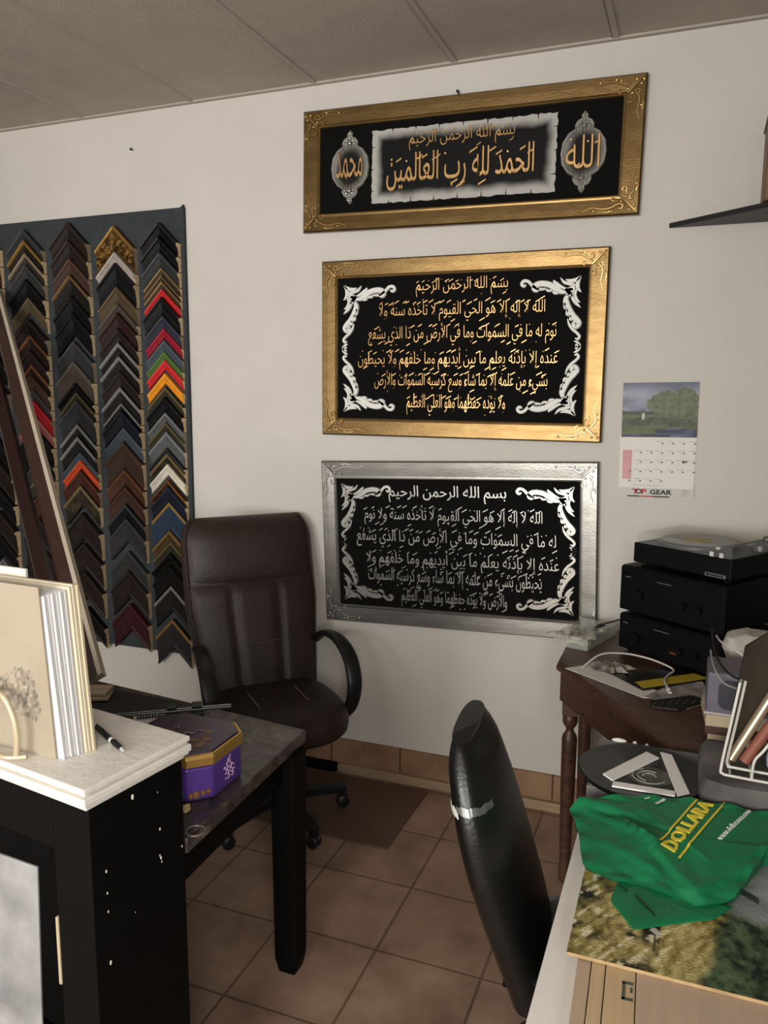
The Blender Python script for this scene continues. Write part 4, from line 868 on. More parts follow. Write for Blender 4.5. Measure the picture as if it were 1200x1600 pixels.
for u, wd, h in ((u1, .4, .142), (u2, .41, .176)):
    b = MB(); b.box((0, -.149, h/2+.006), (wd-.004, .008, h-.018)); fp = obj('front_panel', b, M_DARKP, u, smooth=0, bevel=.003)
    for k, (x, r_) in enumerate(((-.12, .02), (.06, .012), (.12, .012))):
        b = MB(); secs = [[(x+r_*q*math.cos(2*PI*i/20), yy, h*.45+r_*q*math.sin(2*PI*i/20)) for i in range(20)] for q, yy in ((1, -.1532), (1, -.166), (.9, -.169))]; b.loft(secs); obj('knob', b, M_BLACKM, u)
    b = MB(); b.box((-.17, -.1535, h*.78), (.022, .001, .003)); b.box((-.02, -.1535, h*.8), (.06, .001, .0025)); obj('panel_print', b, M_DIM, u, smooth=0)
b = MB(); b.box((.03, -.1536, .05), (.026, .001, .008)); obj('amber_reflection', b, mat('reflection_amber', (96, 50, 30), .4), u1, smooth=0)  # orange reflection on the receiver front, put in as a coloured patch
tt = unit('record_player', 'black record player with a clear lid and a record on top of the stack', 'record player', corner_loc(-.18, -.285, .38, .285, 1.1505), .38, .285, .082, None)
b = MB(); b.lathe([(0, .0825), (.13, .0825), (.133, .086), (.133, .094), (.128, .096), (0, .096)], (-.03, 0, 0), 40); obj('platter', b, mat('platter_grey', (70, 70, 70), .35, .5), tt)
b = MB(); b.lathe([(0, .0965), (.124, .0965), (.125, .098), (.123, .0995), (.052, .0995), (0, .0993)], (-.03, 0, 0), 40); rec = obj('record', b, mat('vinyl', (20, 20, 21), .25), tt)
b = MB(); b.lathe([(0, .0996), (.05, .0996), (.05, .1006), (0, .1008)], (-.03, 0, 0), 30); obj('record_label', b, mat('label_yellow', (176, 158, 84), .6), rec)
b = MB(); b.lathe([(0, .0825), (.028, .0825), (.028, .1), (.016, .112), (0, .112)], (.15, .09, 0), 20); b.tube([(.15, .12, .116), (.15, .08, .117), (.145, -.05, .114), (.115, -.09, .107)], .004, 8); b.box((.11, -.096, .105), (.014, .03, .008), 0, .5); b.sphere((.15, .125, .116), .014, 10, 6); obj('tonearm', b, mat('tonearm_grey', (120, 120, 118), .35, .6), tt)
b = MB(); hx, hy, z0, z1 = .184, .137, .0826, .118
for A_, B_ in (((-hx, -hy, z0), (hx, -hy+.002, z1)), ((-hx, hy-.002, z0), (hx, hy, z1)), ((-hx, -hy+.002, z0), (-hx+.002, hy-.002, z1)), ((hx-.002, -hy+.002, z0), (hx, hy-.002, z1))): b.bb(A_, B_)
b.bb((-hx, -hy, z1), (hx, hy, z1+.002)); obj('dust_cover', b, M_GLASS, tt, smooth=0)
for x in (.115, .15):
    b = MB(); b.box((x, -hy-.0025, .09), (.014, .004, .016)); obj('lid_catch', b, mat('catch_reflection', (206, 206, 202), .3), tt, smooth=0, bevel=.001)  # the catches' bright reflections are put into their white colour
b = MB(); b.box((.135, -.1435, .022), (.075, .001, .013)); obj('badge', b, M_DIM, tt, smooth=0, bevel=.0004)
b = MB()
for k in range(7): b.box((.107+.0088*k, -.1443, .022), (.005, .0008, .006 if k % 3 else .009))
obj('badge_lettering', b, M_BLACKM, tt, smooth=0)

# things on the brown side table
TZ = .8305
cbx = thing('clear_box', 'clear plastic box of pale odds and ends on the left corner of the brown table', 'box', (-.345, -.215, TZ)); DW = (-.345, -.215, TZ)
bq = [(-.445, -.325), (-.318, -.36), (-.24, -.105), (-.378, -.07)]
b = MB(); t_ = .002
for i in range(4):
    p, q = bq[i], bq[(i+1) % 4]; d_ = Vector((q[0]-p[0], q[1]-p[1])).normalized(); nn = Vector((-d_.y, d_.x))*t_
    b.prism([p, q, (q[0]+nn.x, q[1]+nn.y), (p[0]+nn.x, p[1]+nn.y)], TZ+.0002, TZ+.042)
b.prism(bq, TZ+.0002, TZ+.002); b.prism(bq, TZ+.042, TZ+.044); obj('case', b, glass_mat('box_plastic', (.93, .93, .9), .2, .1), cbx, DW, smooth=0)
b = MB(); rr = random.Random(4)
for k in range(9):
    s, t = rr.uniform(.2, .8), rr.uniform(.12, .88); p = Vector(bq[0]).lerp(Vector(bq[1]), s).lerp(Vector(bq[3]).lerp(Vector(bq[2]), s), t); b.box((p.x, p.y, TZ+.012+.002*k), (.04, .02+.02*rr.random(), .012), rr.choice((0, 1, 2)), rr.uniform(0, 3))
obj('contents', b, [mat('bit_cream', (222, 214, 190), .6), mat('bit_beige', (200, 186, 162), .6), mat('bit_dark', (84, 62, 58), .6)], cbx, DW, smooth=0)['kind'] = 'stuff'
b = MB(); rr = random.Random(8)
for k in range(6): b.sphere((-.36+.012*k+rr.uniform(-.01, .01), -.30+.03*k, TZ+.0485+.002*(k % 2)), .0045+.002*rr.random(), 8, 5)
b.tube(spline([(-.44, -.315, TZ+.047), (-.40, -.30, TZ+.05), (-.37, -.31, TZ+.047), (-.33, -.29, TZ+.047)], 5), .0016, 6)
tag(obj('silver_beads', b, M_CHROME, world=(-.36, -.24, TZ+.045)), 'small silver beads and wire lying on the clear plastic box', 'beads', kind='stuff')
b = MB(); b.tube(spline([(-.22, -.245, .93), (-.25, -.235, .915), (-.29, -.22, .895), (-.305, -.21, .8815), (-.28, -.16, .878)], 6), .003, 6)
tag(obj('power_cable', b, M_BLACKP, world=(-.28, -.22, .878)), 'black cable running from the stereo stack over the clear plastic box', 'cable')
b = MB(); b.prism([(-.365, -.575), (-.305, -.515), (-.06, -.68), (-.03, -.73), (-.1, -.755)], TZ+.0002, TZ+.0016)
tag(obj('paper_sheet', b, M_PAPER, world=(-.2, -.6, TZ), smooth=0), 'blank white sheet along the front edge of the brown table', 'paper')
b = MB(); b.prism([(-.10, -.748), (.03, -.80), (.10, -.70), (.07, -.54), (-.02, -.6)], TZ+.0019, TZ+.003, 0)
ps = obj('printed_sheet', b, mat('glossy_print', (196, 192, 188), .35, rgb2=(120, 116, 116), scale=22), world=(0, -.7, TZ), smooth=0); tag(ps, 'crumpled printed sheet under the white plug on the brown table', 'paper')
cdk = thing('black_card', 'black card with a broad yellow stripe lying on the papers of the brown table', 'card', (-.07, -.58, TZ)); DW = (-.07, -.58, TZ)
KP = [(-.205, -.59), (-.105, -.70), (.10, -.51), (-.0, -.42)]
b = MB(); b.prism(KP, TZ+.0033, TZ+.006); obj('card', b, mat('card_black', (24, 25, 27), .35), cdk, DW, smooth=0)
def kq(s, t): return tuple(Vector(KP[0]).lerp(Vector(KP[1]), s).lerp(Vector(KP[3]).lerp(Vector(KP[2]), s), t))
b = MB(); b.prism([kq(.55, .08), kq(.93, .03), kq(.95, .97), kq(.55, .95)], TZ+.0061, TZ+.0066); obj('yellow_stripe', b, mat('card_yellow', (196, 172, 52), .5, var=.2), cdk, DW, smooth=0)
b = MB(); rr = random.Random(12); vs = []
poly = []
for k in range(22):
    a = 2*PI*k/22; q = (.07 if k % 3 else .045)*rr.uniform(.75, 1.1); poly.append((-.215+q*math.cos(a)*1.2, -.535+q*math.sin(a)*.8))
secs = [[(-.215+(x+.215)*s, -.535+(y+.535)*s, TZ+z+.004*math.sin(9*k)) for k, (x, y) in enumerate(poly)] for s, z in ((1, .0075), (1, .009), (.6, .022), (.2, .016))]
b.loft(secs); tag(obj('crumpled_wrapper', b, mat('wrapper_grey', (150, 144, 134), .5, rgb2=(70, 66, 62), scale=30), world=(-.215, -.535, TZ+.003)), 'crumpled grey and dark wrapper on the brown table beside the black card', 'wrapper')
cbl = thing('charger_cable', 'white charger cable with a plug looping over the black card', 'cable', (-.1, -.5, TZ)); DW = (-.1, -.5, TZ)
b = MB(); b.tube(spline([(-.31, -.56, TZ+.006), (-.26, -.49, TZ+.036), (-.19, -.44, TZ+.034), (-.12, -.43, TZ+.026), (-.06, -.455, TZ+.02), (-.02, -.49, TZ+.013), (-.035, -.54, TZ+.0115), (-.045, -.6, TZ+.012), (-.035, -.66, TZ+.012)], 8), .0032, 8); obj('cord', b, M_CABLEW, cbl, DW)
b = MB(); b.tube([(-.035, -.655, TZ+.0118), (-.03, -.69, TZ+.0118)], [.0045, .0065], 8); b.box((-.027, -.70, TZ+.011), (.01, .016, .006), 0, .25); obj('plug', b, M_CABLEW, cbl, DW, smooth=40)
b = MB(); b.prism([(-.07, -.835), (.0, -.83+.0), (.09, -.72), (.035, -.70), (-.08, -.79)], TZ+.0035, TZ+.009)
for k in range(7): b.tube([(-.07+.022*k, -.832+.013*k, TZ+.011), (-.06+.022*k, -.80+.013*k, TZ+.011)], .0016, 5, 1)
tag(obj('wire_tray', b, [mat('tray_black', (26, 27, 22), .5), mat('tray_olive', (74, 76, 50), .5)], world=(0, -.78, TZ), smooth=0), 'flat dark tray with thin ribs at the front of the brown table', 'tray')

# ------------------------------------------------------------------ white table in the right foreground
wtb = thing('white_table', 'white topped table in the right foreground under the bag and painting', 'table', (.2, -1.9, 0)); DW = (.2, -1.9, 0)
b = MB(); b.bb((-.2, -2.75, .722), (.645, -1.105, .75)); obj('table_top', b, mat('white_laminate', (238, 235, 230), .4, var=.03), wtb, DW, smooth=0, bevel=.003)
for x, y in ((-.165, -2.7), (.61, -2.7), (.61, -1.16), (.25, -1.16)):
    b = MB(); b.tube([(x, y, 0), (x, y, .7215)], .018, 14); obj('leg', b, M_CHROME, wtb, DW)
# painting supports
M_BEECH = mat('pale_board', (206, 180, 140), .6, var=.15, scale=6, stretch=(14, 1, 14)); M_PINKB = mat('pinkish_board', (192, 168, 146), .65, var=.1, scale=6, stretch=(10, 1, 10))
for k, (xa, xb, z1, m, l) in enumerate(((-.134, -.1105, .789, M_PINKB, 'thin pinkish strip of board, leftmost under the landscape painting'), (-.1095, -.0865, .791, M_BEECH, 'pale strip of board, second from the left under the landscape painting'), (-.0855, -.037, .792, M_BEECH, 'pale strip with a dark printed mark, third from the left under the landscape painting'), (-.036, .2, .7925, M_PINKB, 'wide pinkish board under the landscape painting'), (.203, .5, .7925, M_PINKB, 'wide pinkish board under the landscape painting, cut off by the right photo edge'))):
    r = thing('wooden_board', l, 'board', ((xa+xb)/2, -2.0, .7505), math.radians(2.5), 'boards on the white table')
    hw_ = (xb-xa)/2-.0005; b = MB(); b.bb((-hw_, -.34, .0001), (hw_, .5, z1-.7505)); obj('board', b, m, r, smooth=0, bevel=.0015)
    b = MB(); b.bb((-hw_-.0003, -.34, .004), (-hw_+.0002, .5, z1-.7505-.003)); obj('white_edge', b, mat('board_edge', (224, 214, 196), .6), r, smooth=0)
    if k == 2:
        b = MB(); zt = z1-.7505+.0004; b.box((hw_-.012, .025, zt), (.018, .006, .0006)); b.box((hw_-.012, -.012, zt), (.018, .006, .0006)); b.box((hw_-.018, .006, zt), (.005, .04, .0006)); b.box((hw_-.006, .01, zt), (.004, .012, .0006)); obj('printed_mark', b, mat('mark_green_grey', (84, 92, 80), .6), r, smooth=0)
# landscape painting on board
pt = thing('landscape_painting', 'unframed oil painting of a grassy path by grey water lying on the white table', 'painting', (.17, -1.66, .7932)); DW = (.17, -1.66, .7932)
PX0, PX1, PY0, PY1, PZ0, PZ1 = -.155, .5, -1.945, -1.47, .7932, .8
def paint(u, v):
    x = u*.655; y = v*.475; n = fbm(x*42, y*60+x*25, 1, 4); n2 = fbm(x*14+y*6, y*14, 6, 4); st_ = fbm(x*150+y*40, y*38-x*20, 9, 3)
    sk = fbm(x*95-y*60, (x+y)*22, 17, 3); g = mixc(lin((44, 38, 16)), lin((176, 164, 84)), (n*1.2+sk*1.2+st_*.6-1.0)); c = g
    g2 = mixc(lin((122, 104, 42)), lin((226, 212, 150)), sk*1.3+st_*.8-.6)
    c = mixc(c, g2, (.2-abs(x-.165-.1*y+.03*n2))*7) if x < .24 else c
    dk_ = fbm(x*30+3, y*34, 13)
    if x < .15 and y < .28: c = mixc(c, lin((26, 24, 18)), (dk_-.45)*5*(.5+.5*(1-abs(y-.1)*5)))
    if x < .17 and n > .44: c = mixc(c, lin((222, 214, 180)), (sk-.58)*7)
    e = .205+.22*y+.02*(n2-.5)
    if x > e: c = mixc(c, mixc(lin((14, 28, 20)), lin((92, 112, 78)), (n+sk*.6+st_*.5)*1.7-1.3), (x-e)*50)
    w_ = .14+.42*(x-.25)*-1.0+.1*(n2-.5)          # water and sky towards the upper right
    if y > .2+max(0, .27-x)*1.1+.06*(n2-.5) and x > .14:
        s_ = mixc(lin((118, 124, 126)), lin((170, 174, 174)), fbm(x*8, y*20, 20)*1.5-.3); c = mixc(c, s_, (y-.2-max(0, .27-x)*1.1-.06*(n2-.5))*30)
        d_ = (y-.235)-(.36-x)*.9
        if abs(d_) < .018+.02*(n2-.4) and x > .235: c = lin((58, 62, 68)) if n < .56 else lin((128, 132, 136))
    for bx_, by_, s in ((.138, .115, 1), (.205, .205, .8)):     # two little birds
        dx, dy = (x-bx_)/s, (y-by_)/s; q = dx*.7+dy*.7; p = -dx*.7+dy*.7
        if (q/.007)**2+(p/.022)**2 < 1: c = lin((52, 58, 56)) if p > .004 else lin((196, 192, 178))
        if abs(dx-.004) < .002 and -.06 < dy < -.014 and s == 1: c = lin((44, 46, 34))
    return c
b = MB(); vs = []; cs = []; nx, ny = 190, 140
for j in range(ny+1):
    for i in range(nx+1):
        u, v = i/nx, j/ny; vs.append((PX0-.004*v+(PX1-PX0+.004*v)*u, PY0+(PY1-PY0)*v, PZ1+.0002)); cs.append(paint(u, v))
b.add(vs, [(j*(nx+1)+i, j*(nx+1)+i+1, (j+1)*(nx+1)+i+1, (j+1)*(nx+1)+i) for j in range(ny) for i in range(nx)])
obj('painted_surface', b, vcol_mat('oil_paint', .5, .35, .5), pt, DW, smooth=0, cols=cs)
b = MB(); b.prism([(PX0-.0005, PY0-.0005), (PX1, PY0-.0005), (PX1, PY1), (PX0-.0045, PY1)], PZ0, PZ1); obj('panel', b, mat('panel_edge', (186, 158, 112), .7, var=.3, scale=30), pt, DW, smooth=0, bevel=.001)

# grey box with the black records and white strips
gb = MB(); gb.bb((-.192, -1.395, .7505), (.56, -1.115, .835)); gb.prism([(-.188, -1.39), (.556, -1.39), (.556, -1.12), (-.188, -1.12)], .8352, .8375)
tag(obj('storage_box', gb, mat('grey_plastic', (150, 148, 148), .45, rgb2=(84, 84, 86), scale=8), world=(.18, -1.25, .7505), smooth=0, bevel=.004), 'low grey box on the far end of the white table under the records', 'box')
b = MB(); b.sphere((-.14, -1.13, .8445), .012, 10, 6, 0, (1.6, .6, .55)); b.sphere((-.1, -1.127, .842), .006, 8, 5); b.sphere((-.07, -1.128, .8415), .005, 8, 5)
tag(obj('plastic_crumbs', b, M_PAPER, world=(-.14, -1.13, .838)), 'pale crumpled plastic scraps at the back edge of the low grey box', 'scraps', kind='stuff')
M_VIN = mat('vinyl_black', (24, 26, 26), .35, var=.2, scale=5, spec=.45)
RC = (-.072, -1.288)
for k, (dx, dy, l) in enumerate(((.004, -.006, 'black record at the bottom of the pile on the low grey box'), (-.004, .003, 'black record in the middle of the pile on the low grey box'), (0, 0, 'topmost black record of the pile, white card strips lying on it'))):
    z = .8378+.0032*k; r = thing('vinyl_record', l, 'record', (RC[0]+dx, RC[1]+dy, z), 0, 'records on the grey box')
    b = MB(); b.lathe([(0, 0), (.148, 0), (.1505, .0012), (.148, .0024), (.142, .0019), (.055, .0019), (.05, .0027), (0, .0027)], (0, 0, 0), 64); obj('disc', b, M_VIN, r, smooth=20)
    if k == 2:
        b = MB(); b.lathe([(0, .0028), (.052, .0028), (.052, .003), (0, .003)], (.018, -.03, 0), 40); lb = obj('label', b, mat('label_grey', (96, 98, 92), .6, rgb2=(58, 60, 56), scale=26), r)
        b = MB()
        for q in range(3): b.tube([(.018+(.015+.012*q)*math.cos(a*.35+q), -.03+(.015+.012*q)*math.sin(a*.35+q), .0032) for a in range(10+q)], .002, 5)
        obj('label_swirl', b, mat('label_pale', (160, 160, 152), .6), lb)
ZS = .8378+.0064+.0033
for poly, l in (([(-.159, -1.352), (-.068, -1.188), (-.036, -1.212), (-.134, -1.378)], 'white card strip on the top record, on its left side'), ([(-.035, -1.176), (-.007, -1.182), (.037, -1.376), (.011, -1.399)], 'white card strip on the top record, on its right side'), ([(-.132, -1.382), (.006, -1.379), (.006, -1.402), (-.133, -1.407)], 'white card strip on the top record, nearest the green bag')):
    b = MB(); b.prism(poly, ZS, ZS+.004); tag(obj('card_strip', b, mat('strip_white', (242, 241, 237), .6, var=.03), world=(*poly[0], ZS), smooth=0, bevel=.0006), l, 'card strip', 'white card strips on the record')
# grey folded cloth under the rack
b = MB()
def clothfn(x, y, z): return (x, y, z + (.002*math.sin(x*60+y*25)+.0015*math.sin(y*90) if z > .845 else 0))
b.pouch((.31, -1.258, .838), .255, .134, [(0, .0002), (.95, .0002), (1, .006), (1, .018), (.985, .034), (.95, .05), (.8, .053), (.5, .054), (.25, .054), (0, .054)], 14, 72, 0, clothfn)
tag(obj('folded_cloth', b, mat('cloth_grey', (104, 100, 97), .85, rgb2=(72, 69, 68), scale=12), world=(.3, -1.25, .838), smooth=60), 'dark grey folded cloth under the white wire rack', 'cloth')
# white wire rack and what leans in it
rk = thing('wire_rack', 'white wire rack holding leaning rolls and boards at the right photo edge', 'rack', (.25, -1.33, .9)); DW = (.25, -1.33, .9)
b = MB()
for y, dx, zb_ in ((-1.362, 0, .905), (-1.335, .013, .914)):
    b.tube(spline([(.126+dx, y, 1.12), (.113+dx, y, 1.02), (.1+dx, y, zb_+.015), (.104+dx, y, zb_), (.125, y, zb_-.003), (.25, y, zb_-.006), (.42, y, zb_-.006)], 6), .0032, 8)
b.tube(spline([(.215, -1.362, 1.03), (.185, -1.362, .975), (.167, -1.362, .945), (.164, -1.362, .902)], 6), .0032, 8)
b.tube([(.126, -1.362, 1.12), (.13, -1.335, 1.12)], .0032, 8)
for x in (.12, .164, .3): b.tube([(x, -1.362, .9015), (x, -1.2, .9015), (x, -1.2, .94)], .0028, 8)
obj('wire_frame', b, M_WIREW, rk, DW)
def lean_tube(name, label, cat, a, c, r_, m, flat=None):
    b = MB(); b.tube([a, c], r_, 20); tag(obj(name, b, m, world=a, smooth=40), label, cat)
lean_tube('metallic_roll', 'silvery gold metallic roll leaning in the white wire rack', 'roll', (.122, -1.31, .9195), (.262, -1.27, 1.205), .0115, mat('metal_roll', (196, 178, 150), .3, .7))
lean_tube('red_brown_roll', 'reddish brown roll leaning in the white wire rack below the metallic one', 'roll', (.150, -1.312, .919), (.29, -1.272, 1.17), .0125, mat('roll_rust', (142, 82, 66), .6))
b = MB(); b.add([(.108, -1.275, .908), (.118, -1.275, .908), (.32, -1.235, 1.32), (.14, -1.235, 1.17), (.108, -1.265, .908), (.118, -1.265, .908), (.32, -1.225, 1.32), (.14, -1.225, 1.17)], [(0, 1, 2, 3), (7, 6, 5, 4), (0, 4, 5, 1), (1, 5, 6, 2), (2, 6, 7, 3), (3, 7, 4, 0)])
tag(obj('dark_board', b, mat('dark_olive_board', (62, 54, 42), .75, rgb2=(40, 34, 28), scale=6, spec=.15), world=(.12, -1.29, .908), smooth=0, bevel=.002), 'dark brown board leaning behind the metallic roll in the wire rack', 'board')
b = MB(); b.pouch((.24, -1.308, .9065), .045, .018, [(0, 0), (.7, 0), (.95, .01), (1, .03), (.9, .055), (.6, .068), (0, .07)], 3, 24); tag(obj('plastic_pouch', b, mat('pale_blue', (168, 182, 190), .35), world=(.24, -1.308, .9065)), 'pale blue plastic pouch at the right photo edge in the wire rack', 'pouch')
# stack at the front of the brown table
for k, (z0, z1, dx, m, l) in enumerate(((.8305, .858, .012, 'stack_cream', 'lowest cream booklet of the small stack under the lilac grey box'), (.8585, .882, .0, 'stack_brown', 'brown booklet in the middle of the small stack under the lilac grey box'), (.8825, .914, -.004, 'stack_cream', 'topmost cream booklet of the small stack under the lilac grey box'))):
    b = MB(); b.box((.17+dx, -.955, (z0+z1)/2), (.2, .15, z1-z0), 0, .06*k-.05)
    tag(obj('booklet', b, mat(m, (190, 172, 144) if m == 'stack_cream' else (78, 54, 44), .7, var=.2, stretch=(1, 1, 14)), world=(.17, -.955, z0), smooth=0, bevel=.002), l, 'booklet', 'booklets on the brown table')
pb = thing('plastic_box', 'lilac grey plastic box with a rounded recess on the small stack of booklets', 'box', (.17, -.955, .9145)); DW = (.17, -.955, .9145)
b = MB(); b.bb((.07, -1.03, .9147), (.27, -.88, 1.03)); obj('shell', b, mat('lilac_grey', (104, 100, 112), .45), pb, DW, smooth=0, bevel=.008)
b = MB(); P_ = [(.10+.05*q[0], .935+.045*q[1]) for q in ()] ; rp = [(.098, .95), (.104, .938), (.115, .932), (.25, .932), (.25, 1.012), (.115, 1.012), (.104, 1.006), (.098, .994)]
b.prism(rp, 1.0302, 1.0335, 0, lambda x, y, z: (x, -z, y)); obj('recess_panel', b, mat('recess_dark', (52, 50, 60), .4), pb, DW, smooth=0, bevel=.001)
b = MB(); b.bb((.066, -1.034, .9147), (.274, -.876, .922)); obj('base_rim', b, mat('rim_pale', (176, 170, 172), .5), pb, DW, smooth=0, bevel=.001)
b = MB()
def crump(x, y, z): q = .016*(fbm(x*26, z*26, 3)-.5)*2+.01*math.sin(z*55+x*40); return (x+q, y+q*.8, z+.012*(fbm(x*30+9, y*30, 8)-.5))
b.pouch((.215, -.74, .8305), .105, .07, [(0, .001), (.85, .001), (1, .03), (.98, .07), (1.0, .11), (.95, .15), (.99, .19), (.9, .225), (.6, .24), (.3, .238), (0, .237)], 3, 50, 0, crump)
tag(obj('crumpled_bag', b, mat('bag_paper_white', (196, 192, 184), .6, rgb2=(160, 154, 146), scale=18), world=(.215, -.74, .8305), smooth=25), 'crumpled whitish bag behind the lilac grey box in front of the stereo', 'bag')
for pts, r_, m, l in (([(.075, -.93, 1.12), (.085, -1.0, 1.075), (.11, -1.06, 1.05), (.14, -1.07, 1.035), (.16, -1.04, 1.0345)], .0032, M_BLACKP, 'black cable looping over the lilac grey box'), ([(.09, -.85, 1.08), (.1, -.98, 1.10), (.14, -1.06, 1.10), (.175, -1.08, 1.075), (.2, -1.06, 1.045), (.21, -1.02, 1.034)], .0028, M_CABLEW, 'white cable arching over the lilac grey box'), ([(.075, -.95, 1.065), (.082, -1.04, 1.05), (.105, -1.07, 1.02), (.135, -1.075, 1.01), (.165, -1.06, .99)], .0026, mat('cable_grey', (140, 138, 134), .4), 'grey cable drooping down the front of the lilac grey box')):
    b = MB(); b.tube(spline(pts, 7), r_, 7); tag(obj('cable', b, m, world=pts[-1]), l, 'cable', 'cables by the stereo')

# green carrier bag
gbag = thing('plastic_bag', 'green plastic carrier bag with yellow lettering lying on the landscape painting', 'bag', (.02, -1.57, .8005)); DW = (.02, -1.57, .8005)
OUT = [(-.2185, -1.478, .812), (-.198, -1.462, .836), (-.089, -1.436, .852), (.047, -1.412, .857), (.2, -1.405, .853), (.34, -1.40, .845), (.36, -1.5, .83), (.189, -1.537, .842), (.155, -1.62, .83), (.123, -1.70, .818), (.0613, -1.743, .807), (.0, -1.728, .812), (-.0485, -1.713, .813), (-.0905, -1.719, .811), (-.161, -1.694, .812), (-.186, -1.576, .818), (-.208, -1.51, .815)]
def resample(P, n):
    Q = P+[P[0]]; L_ = [0]
    for a, c in zip(Q, Q[1:]): L_.append(L_[-1]+math.dist(a[:2], c[:2]))
    out = []
    for k in range(n):
        s = L_[-1]*k/n; i = max(q for q in range(len(L_)-1) if L_[q] <= s+1e-9); t = (s-L_[i])/max(1e-9, L_[i+1]-L_[i]); out.append(tuple(Q[i][d]+(Q[i+1][d]-Q[i][d])*t for d in range(3)))
    return out
R_ = resample(OUT, 132); BC = (.03, -1.56)
def seg_d(x, y, a, c):
    ax, ay, bx_, by_ = *a, *c; L2 = (bx_-ax)**2+(by_-ay)**2; t = ((x-ax)*(bx_-ax)+(y-ay)*(by_-ay))/L2; tc_ = min(1, max(0, t)); dx, dy = x-ax-tc_*(bx_-ax), y-ay-tc_*(by_-ay)
    s = (bx_-ax)*(y-ay)-(by_-ay)*(x-ax); return math.copysign(math.hypot(dx, dy), s), t
FOLDS = [((-.10, -1.53), (.055, -1.735), .013, .03), ((-.2, -1.48), (-.04, -1.60), .010, .022), ((-.17, -1.60), (-.03, -1.68), .008, .02), ((.05, -1.735), (.19, -1.56), .007, .02), ((-.06, -1.5), (.07, -1.62), .006, .015), ((.10, -1.62), (.2, -1.55), .004, .02)]
def bagz(x, y):
    h_ = 0
    for a, c, amp, wd in FOLDS:
        d, t = seg_d(x, y, a, c); h_ += amp*math.exp(-(abs(d)/wd)**1.3)*(1 if d > 0 else .25)*(1-.35*abs(t-.5))
    tx_ = max(0, min(1, (y+1.66)/.12))*max(0, min(1, (x+.04)/.05))
    h_ += .012*(fbm(x*18+3, y*18, 31, 3)-.5)*(1-.75*tx_) + .004*abs(fbm(x*40, y*40, 41, 2)-.5)*(1-.8*tx_)
    return h_*(1-.6*tx_)
def bag_pt(k, s):
    x, y, z = R_[k]; X, Y = BC[0]+(x-BC[0])*s, BC[1]+(y-BC[1])*s
    zz = z*s+.846*(1-s)+bagz(X, Y)*min(1, (1-s)*7)+.004*math.sin(k*.9)*(1 if s > .9 else 0)
    return (X, Y, max(.806, zz))
secs = [[(x*.999, y*.999-.0016, .8008) for x, y, z in R_][::1]]
secs = [[(BC[0]+(x-BC[0])*.96, BC[1]+(y-BC[1])*.96, .8012 if y < -1.475 else .8012) for x, y, z in R_]]
for s in [1.0, .985, .96, .93, .9, .86, .82, .78, .74, .7, .66, .62, .58, .54, .5, .46, .42, .38, .34, .3, .26, .22, .18, .14, .1, .06, .02]:
    secs.append([bag_pt(k, s) for k in range(len(R_))])
M_GREEN = mat('bag_green', (22, 118, 74), .42, var=.14, scale=5, spec=.4)
b = MB(); b.loft(secs); obj('bag_body', b, M_GREEN, gbag, DW, smooth=70)
b = MB(); FL = [(-.088, -1.69), (-.098, -1.775), (-.075, -1.81), (-.051, -1.845), (.02, -1.80), (.085, -1.76), (.118, -1.712), (.05, -1.70), (-.03, -1.68)]
FR = resample([(x, y, 0) for x, y in FL], 60); fs_ = []
for s, z in ((1, .8009), (1, .8035), (.9, .8055), (.7, .8065), (.45, .807), (.2, .8072), (.03, .807)):
    fs_.append([(.0+(x-.0)*s, -1.745+(y+1.745)*s, z+(.003*(fbm(x*40, y*40, 51)-.3)*(1-s)*s*4 if z > .805 else 0)) for x, y, _ in FR])
b.loft(fs_); obj('loose_flap', b, M_GREEN, gbag, DW, smooth=60)
b = MB()
for a, c in (((-.088, -1.728), (-.070, -1.742)), ((-.055, -1.752), (-.016, -1.80))):
    b.tube([(*a, .809), (*[(p+q)/2 for p, q in zip(a, c)], .8095), (*c, .8075)], .0013, 5)
obj('flap_slit', b, M_BLACKP, gbag, DW)
def topz(x, y):
    ang = math.atan2(y-BC[1], x-BC[0]); best = None
    for k in range(len(R_)):        # nearest spoke
        da = abs((math.atan2(R_[k][1]-BC[1], R_[k][0]-BC[0])-ang+PI) % (2*PI)-PI)
        if best is None or da < best[0]: best = (da, k)
    k = best[1]; s = math.hypot(x-BC[0], y-BC[1])/math.hypot(R_[k][0]-BC[0], R_[k][1]-BC[1]); s = min(1, s)
    return max(.806, R_[k][2]*s+.846*(1-s)+bagz(x, y)*min(1, (1-s)*7))+.0022
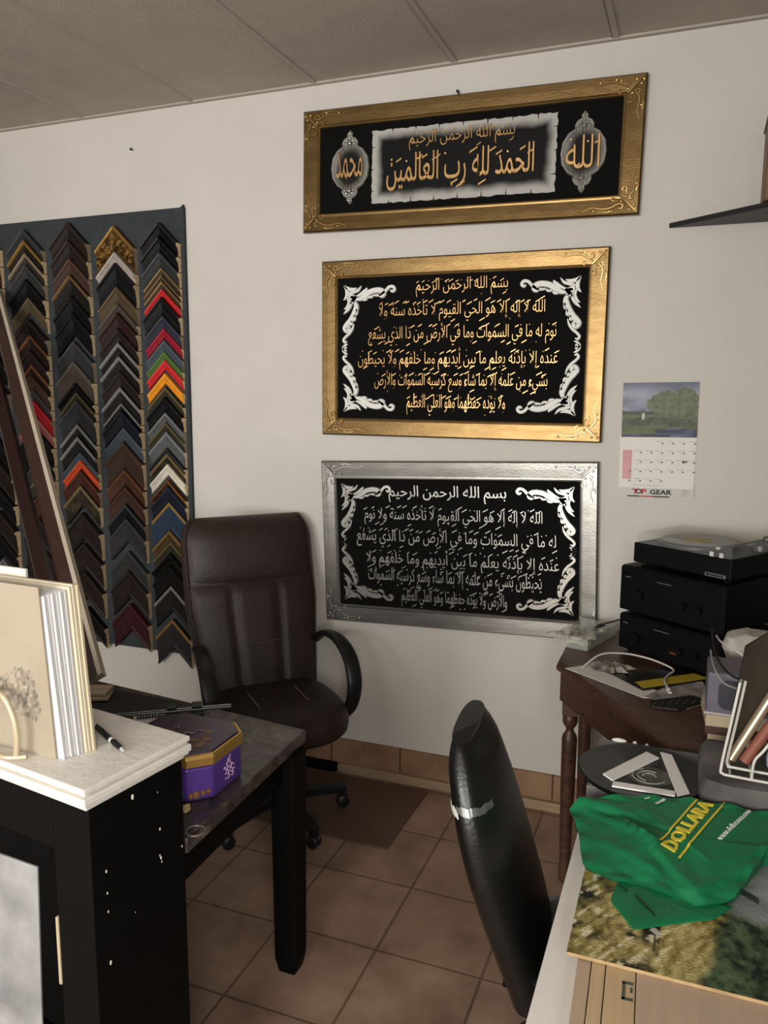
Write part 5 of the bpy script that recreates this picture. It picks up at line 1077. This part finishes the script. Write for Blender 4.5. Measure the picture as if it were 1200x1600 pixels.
def on_bag(b, vs, fs, O, e1, e2, mi=0):
    b.add([(O[0]+e1[0]*v[0]+e2[0]*v[1], O[1]+e1[1]*v[0]+e2[1]*v[1], topz(O[0]+e1[0]*v[0]+e2[0]*v[1], O[1]+e1[1]*v[0]+e2[1]*v[1])+(.0006 if v[2] > 0 else -.002)) for v in vs], fs, mi)
def bag_text(b, body, O, E, hgt, mi=0, offset=0., upx=None):
    vs, fs = text_mesh(body, .02, 0, offset); ax, bx_ = min(v[0] for v in vs), max(v[0] for v in vs); ay, by_ = min(v[1] for v in vs), max(v[1] for v in vs)
    d_ = Vector((E[0]-O[0], E[1]-O[1])); u_ = d_.normalized(); nrm = Vector(upx).normalized()*hgt if upx else Vector((-u_.y, u_.x))*hgt
    on_bag(b, [((v[0]-ax)/(bx_-ax), (v[1]-ay)/(by_-ay), v[2]) for v in vs], fs, O, d_, nrm, mi)
def bag_line(b, A_, E, wd, mi=0):
    n = 24; d_ = Vector((E[0]-A_[0], E[1]-A_[1])); u_ = d_.normalized(); nn = Vector((-u_.y, u_.x))*wd; vs = []; fs = []
    for k in range(n+1):
        for q in (0, 1): vs.append((k/n, q, 1))
        if k: fs.append((2*k-2, 2*k, 2*k+1, 2*k-1))
    on_bag(b, vs, fs, A_, d_, nn, mi)
b = MB(); bag_text(b, 'DOLLARA', (.012, -1.622), (.089, -1.422), .030, 0, .03)
bag_line(b, (.022, -1.638), (.112, -1.408), .0045); bag_line(b, (-.016, -1.602), (.054, -1.418), .0045)
obj('yellow_lettering', b, mat('bag_yellow', (226, 206, 62), .45), gbag, DW, smooth=0)
b = MB(); bag_text(b, 'www.dollarama.com', (.1, -1.548), (.163, -1.42), .011, 0, .01); obj('white_lettering', b, mat('bag_white_print', (206, 216, 206), .5), gbag, DW, smooth=0)
b = MB(); bag_line(b, (-.055, -1.45), (-.045, -1.44), .006); bag_line(b, (-.03, -1.462), (-.012, -1.438), .008)
obj('white_print', b, MATS['bag_white_print'], gbag, DW, smooth=0)
